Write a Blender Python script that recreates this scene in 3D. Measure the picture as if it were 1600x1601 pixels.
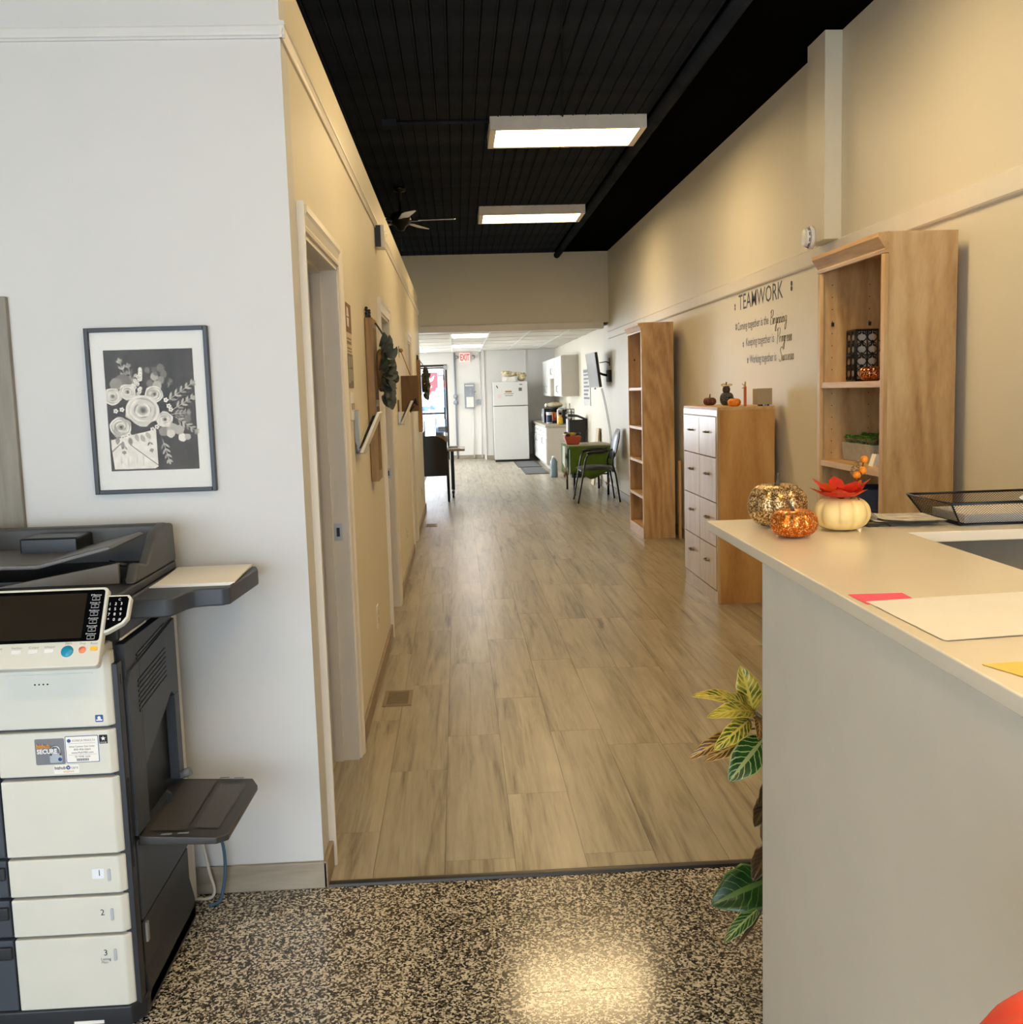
import bpy, math, random
from mathutils import Matrix, Vector, Euler
random.seed(7)
PI = math.pi
for o in list(bpy.data.objects): bpy.data.objects.remove(o)
sc = bpy.context.scene
C = sc.collection

# ---------------------------------------------------------------- camera
cd = bpy.data.cameras.new('camera'); cam = bpy.data.objects.new('camera', cd); C.objects.link(cam)
cd.sensor_fit = 'HORIZONTAL'; cd.sensor_width = 36.0; cd.lens = 36.0*1610/1600; cd.clip_start = 0.05; cd.clip_end = 300
YAW, PITCH, ROLL, EYE = 0.04927, -0.11676, -0.02965, 1.5
fw = Vector((math.sin(YAW)*math.cos(PITCH), math.cos(YAW)*math.cos(PITCH), math.sin(PITCH)))
r0 = Vector((math.cos(YAW), -math.sin(YAW), 0)); u0 = r0.cross(fw)
rt = math.cos(ROLL)*r0 + math.sin(ROLL)*u0; up = -math.sin(ROLL)*r0 + math.cos(ROLL)*u0
cam.matrix_world = Matrix(((rt.x, up.x, -fw.x, 0), (rt.y, up.y, -fw.y, 0), (rt.z, up.z, -fw.z, EYE), (0, 0, 0, 1)))
sc.camera = cam
# ---------------------------------------------------------------- world, sun, daylight at the windows, exposure
FIX_STRENGTH = 24.5          # ceiling fixtures of the hall
TROFFER_STRENGTH = 12.0
w = bpy.data.worlds.new('sky'); sc.world = w; w.use_nodes = True
bg = w.node_tree.nodes['Background']; bg.inputs[0].default_value = (0.80, 0.90, 1.0, 1); bg.inputs[1].default_value = 5.0
sd = bpy.data.lights.new('sun', 'SUN'); sd.energy = 14.0; sd.angle = 0.01; sd.color = (1, 0.96, 0.9)
so = bpy.data.objects.new('sun', sd); C.objects.link(so); so.rotation_euler = Vector((0.55, 0.30, -0.9)).to_track_quat('-Z', 'Y').to_euler()
def area(name, loc, direction, sx, sy, energy, col):
    d = bpy.data.lights.new(name, 'AREA'); d.shape = 'RECTANGLE'; d.size = sx; d.size_y = sy; d.energy = energy; d.color = col
    o = bpy.data.objects.new(name, d); C.objects.link(o); o.location = loc
    o.rotation_euler = Vector(direction).to_track_quat('-Z', 'Y').to_euler(); return o
area('storefront_daylight', (-1.3, -3.35, 1.45), (0, 1, 0), 4.6, 2.3, 195, (0.63, 0.81, 1.0))
area('kitchen_window_daylight', (-2.2, 23.75, 1.35), (0, -1, 0), 2.3, 2.1, 220, (0.80, 0.90, 1.0))
area('kitchen_side_daylight', (-4.3, 19.6, 1.4), (1, 0, 0), 4.4, 2.0, 150, (0.84, 0.92, 1.0))  # unseen side light, added to brighten the kitchen by bounce
vs = sc.view_settings; vs.view_transform = 'Standard'; vs.look = 'None'; vs.gamma = 1.0; vs.use_curve_mapping = False; vs.exposure = 0.0

# ---------------------------------------------------------------- materials
def lin(c):
    out = []
    for v in c:
        v = v/255.0
        out.append(v/12.92 if v <= 0.04045 else ((v+0.055)/1.055)**2.4)
    return (out[0], out[1], out[2], 1)
MATS = {}
def newmat(name):
    m = bpy.data.materials.new(name); m.use_nodes = True; MATS[name] = m
    nt = m.node_tree; return m, nt, nt.nodes['Principled BSDF']
def nd(nt, t, **kw):
    n = nt.nodes.new(t)
    for k, v in kw.items():
        if k.startswith('i_'):
            n.inputs[k[2:].replace('_', ' ')].default_value = v
        else: setattr(n, k, v)
    return n
def ramp(nt, fac, stops, interp='LINEAR'):
    r = nt.nodes.new('ShaderNodeValToRGB'); cr = r.color_ramp; cr.interpolation = interp
    while len(cr.elements) < len(stops): cr.elements.new(0.5)
    for e, (p, c) in zip(cr.elements, stops): e.position = p; e.color = c
    nt.links.new(fac, r.inputs[0]); return r.outputs[0]
def bump(nt, b, h, s, d=0.01):
    n = nd(nt, 'ShaderNodeBump'); n.inputs['Strength'].default_value = s; n.inputs['Distance'].default_value = d
    nt.links.new(h, n.inputs['Height']); nt.links.new(n.outputs[0], b.inputs['Normal'])
def coords(nt, scale=(1, 1, 1), rand=0.0):
    tc = nd(nt, 'ShaderNodeTexCoord'); v = tc.outputs['Object']
    if rand:
        oi = nd(nt, 'ShaderNodeObjectInfo'); mu = nd(nt, 'ShaderNodeMath', operation='MULTIPLY'); mu.inputs[1].default_value = rand
        nt.links.new(oi.outputs['Random'], mu.inputs[0])
        ad = nd(nt, 'ShaderNodeVectorMath', operation='ADD'); nt.links.new(v, ad.inputs[0]); nt.links.new(mu.outputs[0], ad.inputs[1]); v = ad.outputs[0]
    mp = nd(nt, 'ShaderNodeMapping'); mp.inputs['Scale'].default_value = scale; nt.links.new(v, mp.inputs[0]); return mp.outputs[0]
def noise(nt, vec, scale, detail=4, rough=0.55, dist=0.0):
    n = nd(nt, 'ShaderNodeTexNoise'); n.inputs['Scale'].default_value = scale; n.inputs['Detail'].default_value = detail
    n.inputs['Roughness'].default_value = rough; n.inputs['Distortion'].default_value = dist; nt.links.new(vec, n.inputs['Vector']); return n.outputs['Fac']
def M(name, rgb, rough=0.5, metal=0.0, var=0.06, nscale=8.0, bmp=0.0, spec=0.5, emit=None, alpha=None):
    """plain procedural material: colour with slight noise mottling"""
    m, nt, b = newmat(name); c = lin(rgb)
    v = coords(nt); f = noise(nt, v, nscale, 3)
    lo = tuple(x*(1-var) for x in c[:3])+(1,); hi = tuple(min(1, x*(1+var)) for x in c[:3])+(1,)
    nt.links.new(ramp(nt, f, [(0.3, lo), (0.7, hi)]), b.inputs['Base Color'])
    b.inputs['Roughness'].default_value = rough; b.inputs['Metallic'].default_value = metal; b.inputs['Specular IOR Level'].default_value = spec
    if bmp: bump(nt, b, noise(nt, v, nscale*12, 4), bmp, 0.004)
    if emit: b.inputs['Emission Color'].default_value = lin(emit[0]); b.inputs['Emission Strength'].default_value = emit[1]
    return m
def wood(name, dark, mid, light, axis=2, rough=0.45, fig=1.0, rand=13.0, stretch=0.12):
    m, nt, b = newmat(name); s = [1, 1, 1]; s[axis] = stretch
    v = coords(nt, tuple(s), rand); f1 = noise(nt, v, 9*fig, 6, 0.6, 1.2); f2 = noise(nt, v, 60, 4, 0.6)
    mx = nd(nt, 'ShaderNodeMath', operation='MULTIPLY_ADD'); mx.inputs[1].default_value = 0.25; nt.links.new(f2, mx.inputs[0])
    sc_ = nd(nt, 'ShaderNodeMath', operation='MULTIPLY'); sc_.inputs[1].default_value = 0.8; nt.links.new(f1, sc_.inputs[0]); nt.links.new(sc_.outputs[0], mx.inputs[2])
    nt.links.new(ramp(nt, mx.outputs[0], [(0.3, lin(dark)), (0.47, lin(mid)), (0.66, lin(light))]), b.inputs['Base Color'])
    b.inputs['Roughness'].default_value = rough; bump(nt, b, f2, 0.08, 0.002); return m
def figured(name, dark, mid, light, axis=2, rough=0.42, wscale=5.0):
    """plywood veneer with cathedral figure"""
    m, nt, b = newmat(name); s = [1, 1, 1]; s[axis] = 0.22
    v = coords(nt, tuple(s), 5.0)
    wv = nd(nt, 'ShaderNodeTexWave', wave_type='RINGS', rings_direction='SPHERICAL'); wv.inputs['Scale'].default_value = wscale
    wv.inputs['Distortion'].default_value = 7.0; wv.inputs['Detail'].default_value = 3.0; wv.inputs['Detail Scale'].default_value = 1.3; nt.links.new(v, wv.inputs['Vector'])
    f1 = noise(nt, v, 4.0, 5, 0.6, 0.6); f2 = noise(nt, v, 70, 3, 0.6)
    a = nd(nt, 'ShaderNodeMath', operation='MULTIPLY'); a.inputs[1].default_value = 0.10; nt.links.new(wv.outputs['Fac'], a.inputs[0])
    b2 = nd(nt, 'ShaderNodeMath', operation='MULTIPLY_ADD'); b2.inputs[1].default_value = 0.72; nt.links.new(f1, b2.inputs[0]); nt.links.new(a.outputs[0], b2.inputs[2])
    c2 = nd(nt, 'ShaderNodeMath', operation='MULTIPLY_ADD'); c2.inputs[1].default_value = 0.18; nt.links.new(f2, c2.inputs[0]); nt.links.new(b2.outputs[0], c2.inputs[2])
    nt.links.new(ramp(nt, c2.outputs[0], [(0.33, lin(dark)), (0.47, lin(mid)), (0.64, lin(light))]), b.inputs['Base Color'])
    b.inputs['Roughness'].default_value = rough; return m
def glitter(name, cols, scale=300, rough=0.25):
    m, nt, b = newmat(name); v = coords(nt)
    vo = nd(nt, 'ShaderNodeTexVoronoi'); vo.inputs['Scale'].default_value = scale; nt.links.new(v, vo.inputs['Vector'])
    sp = nd(nt, 'ShaderNodeSeparateColor'); nt.links.new(vo.outputs['Color'], sp.inputs[0])
    st = [(i/len(cols), lin(c)) for i, c in enumerate(cols)]
    nt.links.new(ramp(nt, sp.outputs[0], st, 'CONSTANT'), b.inputs['Base Color'])
    b.inputs['Metallic'].default_value = 0.75; b.inputs['Roughness'].default_value = rough
    bump(nt, b, sp.outputs[1], 1.0, 0.004); return m
def glassy(name, tint=(1, 1, 1, 1), refl=0.08, rough=0.02, graze=0.45):
    m = bpy.data.materials.new(name); m.use_nodes = True; nt = m.node_tree; nt.nodes.clear(); MATS[name] = m
    t = nt.nodes.new('ShaderNodeBsdfTransparent'); t.inputs[0].default_value = tint
    g = nt.nodes.new('ShaderNodeBsdfGlossy'); g.inputs['Roughness'].default_value = rough
    fr = nt.nodes.new('ShaderNodeLayerWeight'); fr.inputs[0].default_value = 0.25
    mr = nd(nt, 'ShaderNodeMath', operation='MULTIPLY_ADD'); mr.inputs[1].default_value = graze; mr.inputs[2].default_value = refl*0.5; nt.links.new(fr.outputs['Facing'], mr.inputs[0])
    x = nt.nodes.new('ShaderNodeMixShader'); nt.links.new(mr.outputs[0], x.inputs[0]); nt.links.new(t.outputs[0], x.inputs[1]); nt.links.new(g.outputs[0], x.inputs[2])
    o = nt.nodes.new('ShaderNodeOutputMaterial'); nt.links.new(x.outputs[0], o.inputs[0]); return m
def emitter(name, rgb, strength):
    m, nt, b = newmat(name); b.inputs['Base Color'].default_value = (0.8, 0.8, 0.8, 1)
    b.inputs['Emission Color'].default_value = lin(rgb) if max(rgb) > 1.01 else tuple(rgb)+(1,); b.inputs['Emission Strength'].default_value = strength; return m

def plank_mat():
    m, nt, b = newmat('vinyl_plank')
    v = coords(nt, (1, 0.055, 1), 41.0)
    f1 = noise(nt, v, 13, 7, 0.62, 0.9); f2 = noise(nt, v, 60, 5, 0.62, 0.3)
    v2 = coords(nt, (1, 0.35, 1), 17.0); f3 = noise(nt, v2, 5.0, 4, 0.6, 0.8)
    a = nd(nt, 'ShaderNodeMath', operation='MULTIPLY_ADD'); a.inputs[1].default_value = 0.30; nt.links.new(f2, a.inputs[0])
    a0 = nd(nt, 'ShaderNodeMath', operation='MULTIPLY'); a0.inputs[1].default_value = 0.72; nt.links.new(f1, a0.inputs[0]); nt.links.new(a0.outputs[0], a.inputs[2])
    col = ramp(nt, a.outputs[0], [(0.36, lin((98, 88, 74))), (0.435, lin((142, 132, 111))), (0.515, lin((165, 156, 135))), (0.66, lin((184, 176, 157)))])
    mask = ramp(nt, f3, [(0.42, (0, 0, 0, 1)), (0.68, (1, 1, 1, 1))])
    mx = nd(nt, 'ShaderNodeMix', data_type='RGBA'); ml = nd(nt, 'ShaderNodeMath', operation='MULTIPLY'); ml.inputs[1].default_value = 0.40
    nt.links.new(mask, ml.inputs[0]); nt.links.new(ml.outputs[0], mx.inputs[0]); nt.links.new(col, mx.inputs[6]); mx.inputs[7].default_value = lin((142, 134, 120))
    oi = nd(nt, 'ShaderNodeObjectInfo'); hs = nd(nt, 'ShaderNodeHueSaturation'); mm = nd(nt, 'ShaderNodeMapRange'); mm.inputs[3].default_value = 0.93; mm.inputs[4].default_value = 1.06
    nt.links.new(oi.outputs['Random'], mm.inputs[0]); nt.links.new(mm.outputs[0], hs.inputs['Value']); nt.links.new(mx.outputs[2], hs.inputs['Color'])
    nt.links.new(hs.outputs[0], b.inputs['Base Color']); b.inputs['Roughness'].default_value = 0.31; b.inputs['Specular IOR Level'].default_value = 0.5
    bump(nt, b, f2, 0.06, 0.002); return m
def terrazzo_mat():
    m, nt, b = newmat('terrazzo')
    v = coords(nt)
    nw = nd(nt, 'ShaderNodeTexNoise'); nw.inputs['Scale'].default_value = 55; nt.links.new(v, nw.inputs['Vector'])
    ad = nd(nt, 'ShaderNodeMix', data_type='VECTOR'); ad.inputs[0].default_value = 0.012; nt.links.new(v, ad.inputs[4]); nt.links.new(nw.outputs['Color'], ad.inputs[5])
    vo = nd(nt, 'ShaderNodeTexVoronoi'); vo.inputs['Scale'].default_value = 185; vo.inputs['Randomness'].default_value = 1.0; nt.links.new(ad.outputs[1], vo.inputs['Vector'])
    sp = nd(nt, 'ShaderNodeSeparateColor'); nt.links.new(vo.outputs['Color'], sp.inputs[0])
    col = ramp(nt, sp.outputs[0], [(0.0, lin((32, 29, 27))), (0.24, lin((58, 53, 47))), (0.40, lin((192, 182, 162))), (0.56, lin((150, 138, 116))), (0.66, lin((212, 203, 184))), (0.86, lin((102, 92, 80)))], 'CONSTANT')
    nt.links.new(col, b.inputs['Base Color']); b.inputs['Roughness'].default_value = 0.16; b.inputs['Specular IOR Level'].default_value = 0.6; return m
def paint(name, rgb, rough=0.55):
    m, nt, b = newmat(name); c = lin(rgb); v = coords(nt); f = noise(nt, v, 1.3, 3)
    nt.links.new(ramp(nt, f, [(0.3, tuple(x*0.975 for x in c[:3])+(1,)), (0.7, tuple(min(1, x*1.02) for x in c[:3])+(1,))]), b.inputs['Base Color'])
    b.inputs['Roughness'].default_value = rough; bump(nt, b, noise(nt, v, 260, 3), 0.05, 0.001); return m

W_WALL = paint('wall_paint', (219, 211, 190), 0.5)
W_WHITE = paint('front_wall_paint', (210, 209, 206), 0.6)
W_KIT = paint('kitchen_wall_paint', (232, 229, 224), 0.55)
W_TRIM = M('trim_paint', (226, 219, 206), 0.35, var=0.02)
CEIL_BLACK = M('ceiling_black_paint', (46, 51, 60), 0.6, var=0.2, nscale=3, bmp=0.1, spec=0.0)
CEIL_FLAT = M('ceiling_flat_black', (12, 12, 12), 0.9, spec=0.0)
PLANK = plank_mat(); TERR = terrazzo_mat()
BASEB = wood('baseboard_wood', (128, 116, 100), (150, 138, 120), (172, 160, 142), axis=0, rough=0.5)
BASEB_Y = wood('baseboard_wood_side', (112, 98, 80), (138, 122, 100), (158, 142, 120), axis=1, rough=0.5)
MAPLE = wood('maple', (160, 118, 68), (190, 150, 98), (208, 174, 122), axis=2)
MAPLE_Y = wood('maple_shelf', (166, 124, 74), (194, 154, 102), (212, 178, 128), axis=1)
VENEER = figured('maple_veneer', (158, 118, 70), (188, 150, 100), (208, 176, 128))
VENEER_F = figured('cabinet_veneer', (160, 110, 52), (184, 134, 70), (200, 154, 90), wscale=3.0)
DRAWER = wood('drawer_veneer', (156, 126, 80), (176, 146, 98), (190, 164, 116), axis=2, rough=0.31)
BLACK = M('black_plastic', (18, 18, 20), 0.4); BLACKM = M('black_metal', (14, 14, 15), 0.35, 0.4)
GLOSSBLK = M('glossy_black', (8, 8, 9), 0.08)
DGREY = M('charcoal_plastic', (60, 66, 76), 0.5, bmp=0.04); DGREY2 = M('dark_plastic', (34, 36, 41), 0.45)
OFFW = M('office_white_plastic', (212, 210, 198), 0.42, var=0.02)
WHITE = M('white_paint', (232, 230, 226), 0.4, var=0.02); PAPER = M('paper', (238, 234, 226), 0.8, var=0.02)
COUNTER = M('counter_laminate', (236, 226, 206), 0.22, var=0.015); PANEL = M('counter_panel', (232, 224, 208), 0.5, var=0.02)
CHROME = M('chrome', (200, 200, 200), 0.2, 1.0); ALU = M('aluminium', (170, 172, 174), 0.35, 0.9)
BRONZE = M('bronze', (96, 82, 62), 0.3, 0.8); DKBRONZE = M('door_bronze', (52, 46, 42), 0.4, 0.3)
GLASS = glassy('clear_glass'); FINEGLASS = glassy('picture_glass', (1, 1, 1, 1), 0.004, 0.02, 0.04); ACRYL = glassy('acrylic', (0.97, 0.98, 0.98, 1), 0.03, 0.05)

# ---------------------------------------------------------------- mesh builder
class MB:
    def __init__(s): s.v = []; s.f = []; s.mi = []; s.sm = []; s.uv = {}
    def add(s, vs, fs, m=0, sm=False, uv=None):
        n = len(s.v); s.v += [tuple(x) for x in vs]
        for f in fs: s.f.append(tuple(i+n for i in f)); s.mi.append(m); s.sm.append(sm)
        if uv:
            for i, t in enumerate(uv): s.uv[n+i] = t
        return s
    def box(s, x0, x1, y0, y1, z0, z1, m=0):
        vs = [(x, y, z) for z in (z0, z1) for y in (y0, y1) for x in (x0, x1)]
        return s.add(vs, [(0, 2, 3, 1), (4, 5, 7, 6), (0, 1, 5, 4), (2, 6, 7, 3), (0, 4, 6, 2), (1, 3, 7, 5)], m)
    def obox(s, mat, sx, sy, sz, m=0):
        vs = [mat @ Vector((x*sx/2, y*sy/2, z*sz/2)) for z in (-1, 1) for y in (-1, 1) for x in (-1, 1)]
        return s.add(vs, [(0, 2, 3, 1), (4, 5, 7, 6), (0, 1, 5, 4), (2, 6, 7, 3), (0, 4, 6, 2), (1, 3, 7, 5)], m)
    def prism(s, poly, h, mat=None, m=0, sm=False):
        mat = mat or Matrix(); n = len(poly)
        vs = [mat @ Vector((x, y, 0)) for x, y in poly] + [mat @ Vector((x, y, h)) for x, y in poly]
        fs = [tuple(reversed(range(n))), tuple(range(n, 2*n))]
        s.add(vs, fs, m)
        k = len(s.v)-2*n
        for i in range(n):
            j = (i+1) % n; s.f.append((k+i, k+j, k+n+j, k+n+i)); s.mi.append(m); s.sm.append(sm)
        return s
    def tube(s, pts, r, n=8, m=0, caps=True, closed=False, flat=1.0):
        pts = [Vector(p) for p in pts]; k = len(pts); rs = r if isinstance(r, (list, tuple)) else [r]*k
        vs = []; prev = None
        for i, p in enumerate(pts):
            if closed: t = pts[(i+1) % k]-pts[i-1]
            else: t = pts[min(i+1, k-1)]-pts[max(i-1, 0)]
            t.normalize()
            if prev is None:
                a = Vector((0, 0, 1)) if abs(t.z) < 0.9 else Vector((1, 0, 0)); u = t.cross(a).normalized()
            else:
                u = (prev - t*prev.dot(t)).normalized()
            prev = u; q = t.cross(u)
            for j in range(n):
                a = 2*PI*j/n; vs.append(p + (u*math.cos(a)+q*math.sin(a)*flat)*rs[i])
        fs = []
        for i in range(k if closed else k-1):
            for j in range(n):
                a = i*n+j; b2 = i*n+(j+1) % n; c2 = ((i+1) % k)*n+(j+1) % n; d2 = ((i+1) % k)*n+j
                fs.append((a, b2, c2, d2))
        s.add(vs, fs, m, True)
        if caps and not closed:
            b0 = len(s.v)-len(vs)
            s.f.append(tuple(b0+j for j in reversed(range(n)))); s.mi.append(m); s.sm.append(False)
            s.f.append(tuple(b0+(k-1)*n+j for j in range(n))); s.mi.append(m); s.sm.append(False)
        return s
    def lathe(s, prof, c=(0, 0, 0), n=24, m=0, mat=None, sm=True):
        mat = mat or Matrix.Translation(c); vs = []
        for r, z in prof:
            for j in range(n):
                a = 2*PI*j/n; vs.append(mat @ Vector((r*math.cos(a), r*math.sin(a), z)))
        fs = [(i*n+j, i*n+(j+1) % n, (i+1)*n+(j+1) % n, (i+1)*n+j) for i in range(len(prof)-1) for j in range(n)]
        return s.add(vs, fs, m, sm)
    def grid(s, fn, nu, nv, m=0, sm=True, cu=False, uv=False):
        vs = []; uvs = []
        for j in range(nv+1):
            for i in range(nu if cu else nu+1):
                vs.append(fn(i/nu, j/nv)); uvs.append((i/nu, j/nv))
        w_ = nu if cu else nu+1; fs = []
        for j in range(nv):
            for i in range(nu):
                a = j*w_+i; b2 = j*w_+(i+1) % w_ if cu else j*w_+i+1
                fs.append((a, b2, b2+w_, a+w_))
        return s.add(vs, fs, m, sm, uvs if uv else None)
    def ball(s, c, r, n=12, m=0):
        r = (r, r, r) if not isinstance(r, (tuple, list)) else r
        def fn(u, v):
            a = 2*PI*u; b2 = PI*(v-0.5); return (c[0]+r[0]*math.cos(a)*math.cos(b2), c[1]+r[1]*math.sin(a)*math.cos(b2), c[2]+r[2]*math.sin(b2))
        return s.grid(fn, n, max(4, n//2), m, True, True)
    def text(s, t, size, mat, m=0, fit=None, align='LEFT', shear=0.0, bold=0.0):
        cu = bpy.data.curves.new('t', 'FONT'); cu.body = t; cu.size = size; cu.align_x = align; cu.resolution_u = 2; cu.shear = shear; cu.offset = bold
        ob = bpy.data.objects.new('t', cu); C.objects.link(ob)
        dg = bpy.context.evaluated_depsgraph_get(); me = bpy.data.meshes.new_from_object(ob.evaluated_get(dg))
        vs = [v.co.copy() for v in me.vertices]; fs = [tuple(p.vertices) for p in me.polygons]
        if vs:
            if fit:
                x0 = min(v.x for v in vs); x1 = max(v.x for v in vs); k = fit/max(1e-6, x1-x0)
                for v in vs: v.x = (v.x-x0)*k if align == 'LEFT' else v.x*k
            s.add([mat @ v for v in vs], fs, m)
        bpy.data.objects.remove(ob); bpy.data.curves.remove(cu); bpy.data.meshes.remove(me)
        return s
    def poly(s, pts, mat, m=0):
        return s.add([mat @ Vector((p[0], p[1], 0)) for p in pts], [tuple(range(len(pts)))], m)
    def mesh(s, name, mats):
        me = bpy.data.meshes.new(name); me.from_pydata(s.v, [], s.f)
        mats = mats if isinstance(mats, (list, tuple)) else [mats]
        for x in mats: me.materials.append(x)
        me.polygons.foreach_set('material_index', s.mi); me.polygons.foreach_set('use_smooth', s.sm)
        if s.uv:
            ul = me.uv_layers.new(name='UVMap')
            for l in me.loops: ul.data[l.index].uv = s.uv.get(l.vertex_index, (0, 0))
        me.update(); return me
    def obj(s, name, mats, parent=None, bev=0.0, seg=2, kind=None, label=None):
        o = bpy.data.objects.new(name, s.mesh(name, mats)); C.objects.link(o)
        if parent is not None: attach(o, parent)
        if bev:
            b = o.modifiers.new('bevel', 'BEVEL'); b.width = bev; b.segments = seg; b.limit_method = 'ANGLE'; b.angle_limit = 0.6; b.harden_normals = False
            for p in o.data.polygons: p.use_smooth = True
            wn = o.modifiers.new('wn', 'WEIGHTED_NORMAL'); wn.keep_sharp = True
        if kind: o['kind'] = kind
        if label: o['label'] = label
        return o
WORLDROOT = set()
def attach(o, parent):
    o.parent = parent
    if parent.name in WORLDROOT: o.matrix_parent_inverse = Matrix.Translation(-parent.location)
def tag(o, label, cat, group=None):
    o['label'] = label; o['category'] = cat
    if group: o['group'] = group
    return o
def thing(name, label, cat, loc=(0, 0, 0), rz=0.0, group=None, world=True):
    """Empty at the thing's base; parts are meshed in world coordinates when world=True, in the thing's own frame otherwise"""
    o = bpy.data.objects.new(name, None); C.objects.link(o); o.location = loc; o.rotation_euler = (0, 0, rz); o.empty_display_size = 0.05
    if world: WORLDROOT.add(o.name)
    return tag(o, label, cat, group)
def struct(o): o['kind'] = 'structure'; return o
def sroot(name, loc=(0, 0, 0)):
    o = bpy.data.objects.new(name, None); C.objects.link(o); o.location = loc; WORLDROOT.add(o.name); return struct(o)
def inst(me, name, parent, mat):
    o = bpy.data.objects.new(name, me); C.objects.link(o)
    if parent is not None: attach(o, parent)
    o.matrix_basis = mat; return o
def dup(root, loc=None, rz=None, label=None):
    r = root.copy(); C.objects.link(r)
    if root.name in WORLDROOT: WORLDROOT.add(r.name)
    if loc is not None: r.location = loc
    if rz is not None: r.rotation_euler = (0, 0, rz)
    if label: r['label'] = label
    for ch in list(root.children):
        c2 = ch.copy(); C.objects.link(c2); c2.parent = r
        for g in list(ch.children):
            d2 = g.copy(); C.objects.link(d2); d2.parent = c2
    return r
def fr(o, ex, ey):
    ex = Vector(ex).normalized(); ey = Vector(ey).normalized(); ez = ex.cross(ey)
    return Matrix(((ex.x, ey.x, ez.x, o[0]), (ex.y, ey.y, ez.y, o[1]), (ex.z, ey.z, ez.z, o[2]), (0, 0, 0, 1)))
def facing_cam(o): return fr(o, (1, 0, 0), (0, 0, 1))       # plane facing -Y
def facing_left(o): return fr(o, (0, -1, 0), (0, 0, 1))     # plane on the right wall, facing -X
def facing_right(o): return fr(o, (0, 1, 0), (0, 0, 1))     # plane on the left wall, facing +X
def bez(p0, p1, p2, n=12):
    p0, p1, p2 = Vector(p0), Vector(p1), Vector(p2)
    return [p0*(1-t)**2+p1*2*t*(1-t)+p2*t*t for t in [i/n for i in range(n+1)]]
def spline(pts, per=6):
    pts = [Vector(p) for p in pts]; out = []
    for i in range(len(pts)-1):
        p0 = pts[max(i-1, 0)]; p1 = pts[i]; p2 = pts[i+1]; p3 = pts[min(i+2, len(pts)-1)]
        for j in range(per):
            t = j/per; out.append(0.5*((2*p1)+(p2-p0)*t+(2*p0-5*p1+4*p2-p3)*t*t+(3*p1-p0-3*p2+p3)*t**3))
    out.append(pts[-1]); return out
def rrect(x0, x1, y0, y1, r, n=4):
    out = []
    for cx, cy, a0 in ((x1-r, y1-r, 0), (x0+r, y1-r, 90), (x0+r, y0+r, 180), (x1-r, y0+r, 270)):
        for i in range(n+1):
            a = math.radians(a0+90*i/n); out.append((cx+r*math.cos(a), cy+r*math.sin(a)))
    return out
# ================================================================ the setting
LX, RX, CZ = -0.46, 2.2, 3.43
YF, YE, YH, YK = 3.05, 13.4, 14.8, 23.4
# ---- terrazzo entry floor: slabs with thin divider strips
fl = struct(MB().box(-4.2, 2.3, -3.5, 3.045, -0.12, -0.012).obj('floor', M('floor_screed', (60, 54, 48), 0.8)))
xs = [-4.2, -2.95, -2.35, -1.75, -1.17, -0.575, 0.044, 0.66, 1.27, 1.88, 2.3]; ys = [-3.5, -2.4, -1.2, -0.6, 0, 0.6, 1.2, 1.8, 2.42, 3.04]
g = 0.0022
for i in range(len(xs)-1):
    for j in range(len(ys)-1):
        MB().box(xs[i]+g/2, xs[i+1]-g/2, ys[j]+g/2, ys[j+1]-g/2, -0.012, 0).obj('terrazzo_slab', TERR, fl)
DIV = M('divider_strip', (150, 132, 96), 0.4, 0.5)
for x in xs[1:-1]: MB().box(x-g/2, x+g/2, -3.5, 3.04, -0.012, -0.0003).obj('divider_strip', DIV, fl)
for y in ys[1:-1]: MB().box(-4.2, 2.3, y-g/2, y+g/2, -0.012, -0.0006).obj('divider_strip', DIV, fl)
# ---- hall floor: each vinyl plank a piece of its own (9 x 48 inch)
fh = struct(MB().box(-4.2, 2.3, 3.045, 24.0, -0.12, -0.004).obj('floor', M('underlay', (70, 62, 52), 0.8)))
PW, PL = 0.2262, 1.2195
pm = MB().box(0.0006, PW-0.0006, 0.0006, PL-0.0006, -0.004, 0.0).mesh('plank', PLANK)
offs = {}
def yoff(k):
    base = {0: 3.996, 1: 3.55, 2: 4.33, 3: 3.86}
    random.seed(100+k); return 3.996 if k == -1 else 3.0+random.random()*PL
k0 = int(math.floor((-1.75+0.091)/PW))
for k in range(k0, 11):
    x0 = -0.091+k*PW
    ystart = 3.07 if x0+PW > -0.60 else 13.42
    xa, xb = max(x0, -0.60 if ystart < 10 else -9), min(x0+PW, 2.2)
    if xb-xa < 0.02: continue
    y = yoff(k); 
    while y > ystart: y -= PL
    while y < YK:
        ya, yb = max(y, ystart), min(y+PL, YK)
        if yb-ya > 0.01:
            if yb-ya > PL-0.001 and xb-xa > PW-0.001: inst(pm, 'plank', fh, Matrix.Translation((x0, y, 0)))
            else:
                me = MB().box(0.0006, xb-xa-0.0006, 0.0006, yb-ya-0.0006, -0.004, 0).mesh('plank', PLANK); inst(me, 'plank', fh, Matrix.Translation((xa, ya, 0)))
        y += PL
random.seed(7)
struct(MB().box(-4.2, -1.77, 13.42, YK, -0.004, -0.0005).obj('floor', PLANK))
struct(MB().box(-4.2, -0.605, 3.06, 13.42, -0.004, -0.001).obj('floor', M('office_carpet', (70, 66, 62), 0.95, bmp=0.3)))
# threshold strip
struct(MB().prism([(0, 0), (0.032, 0), (0.030, 0.008), (0.016, 0.011), (0.004, 0.008)], 2.66, fr((-0.46, 3.04, 0), (0, 1, 0), (0, 0, 1))).obj('trim_1', M('threshold', (38, 34, 32), 0.35), bev=0.001))

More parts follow.
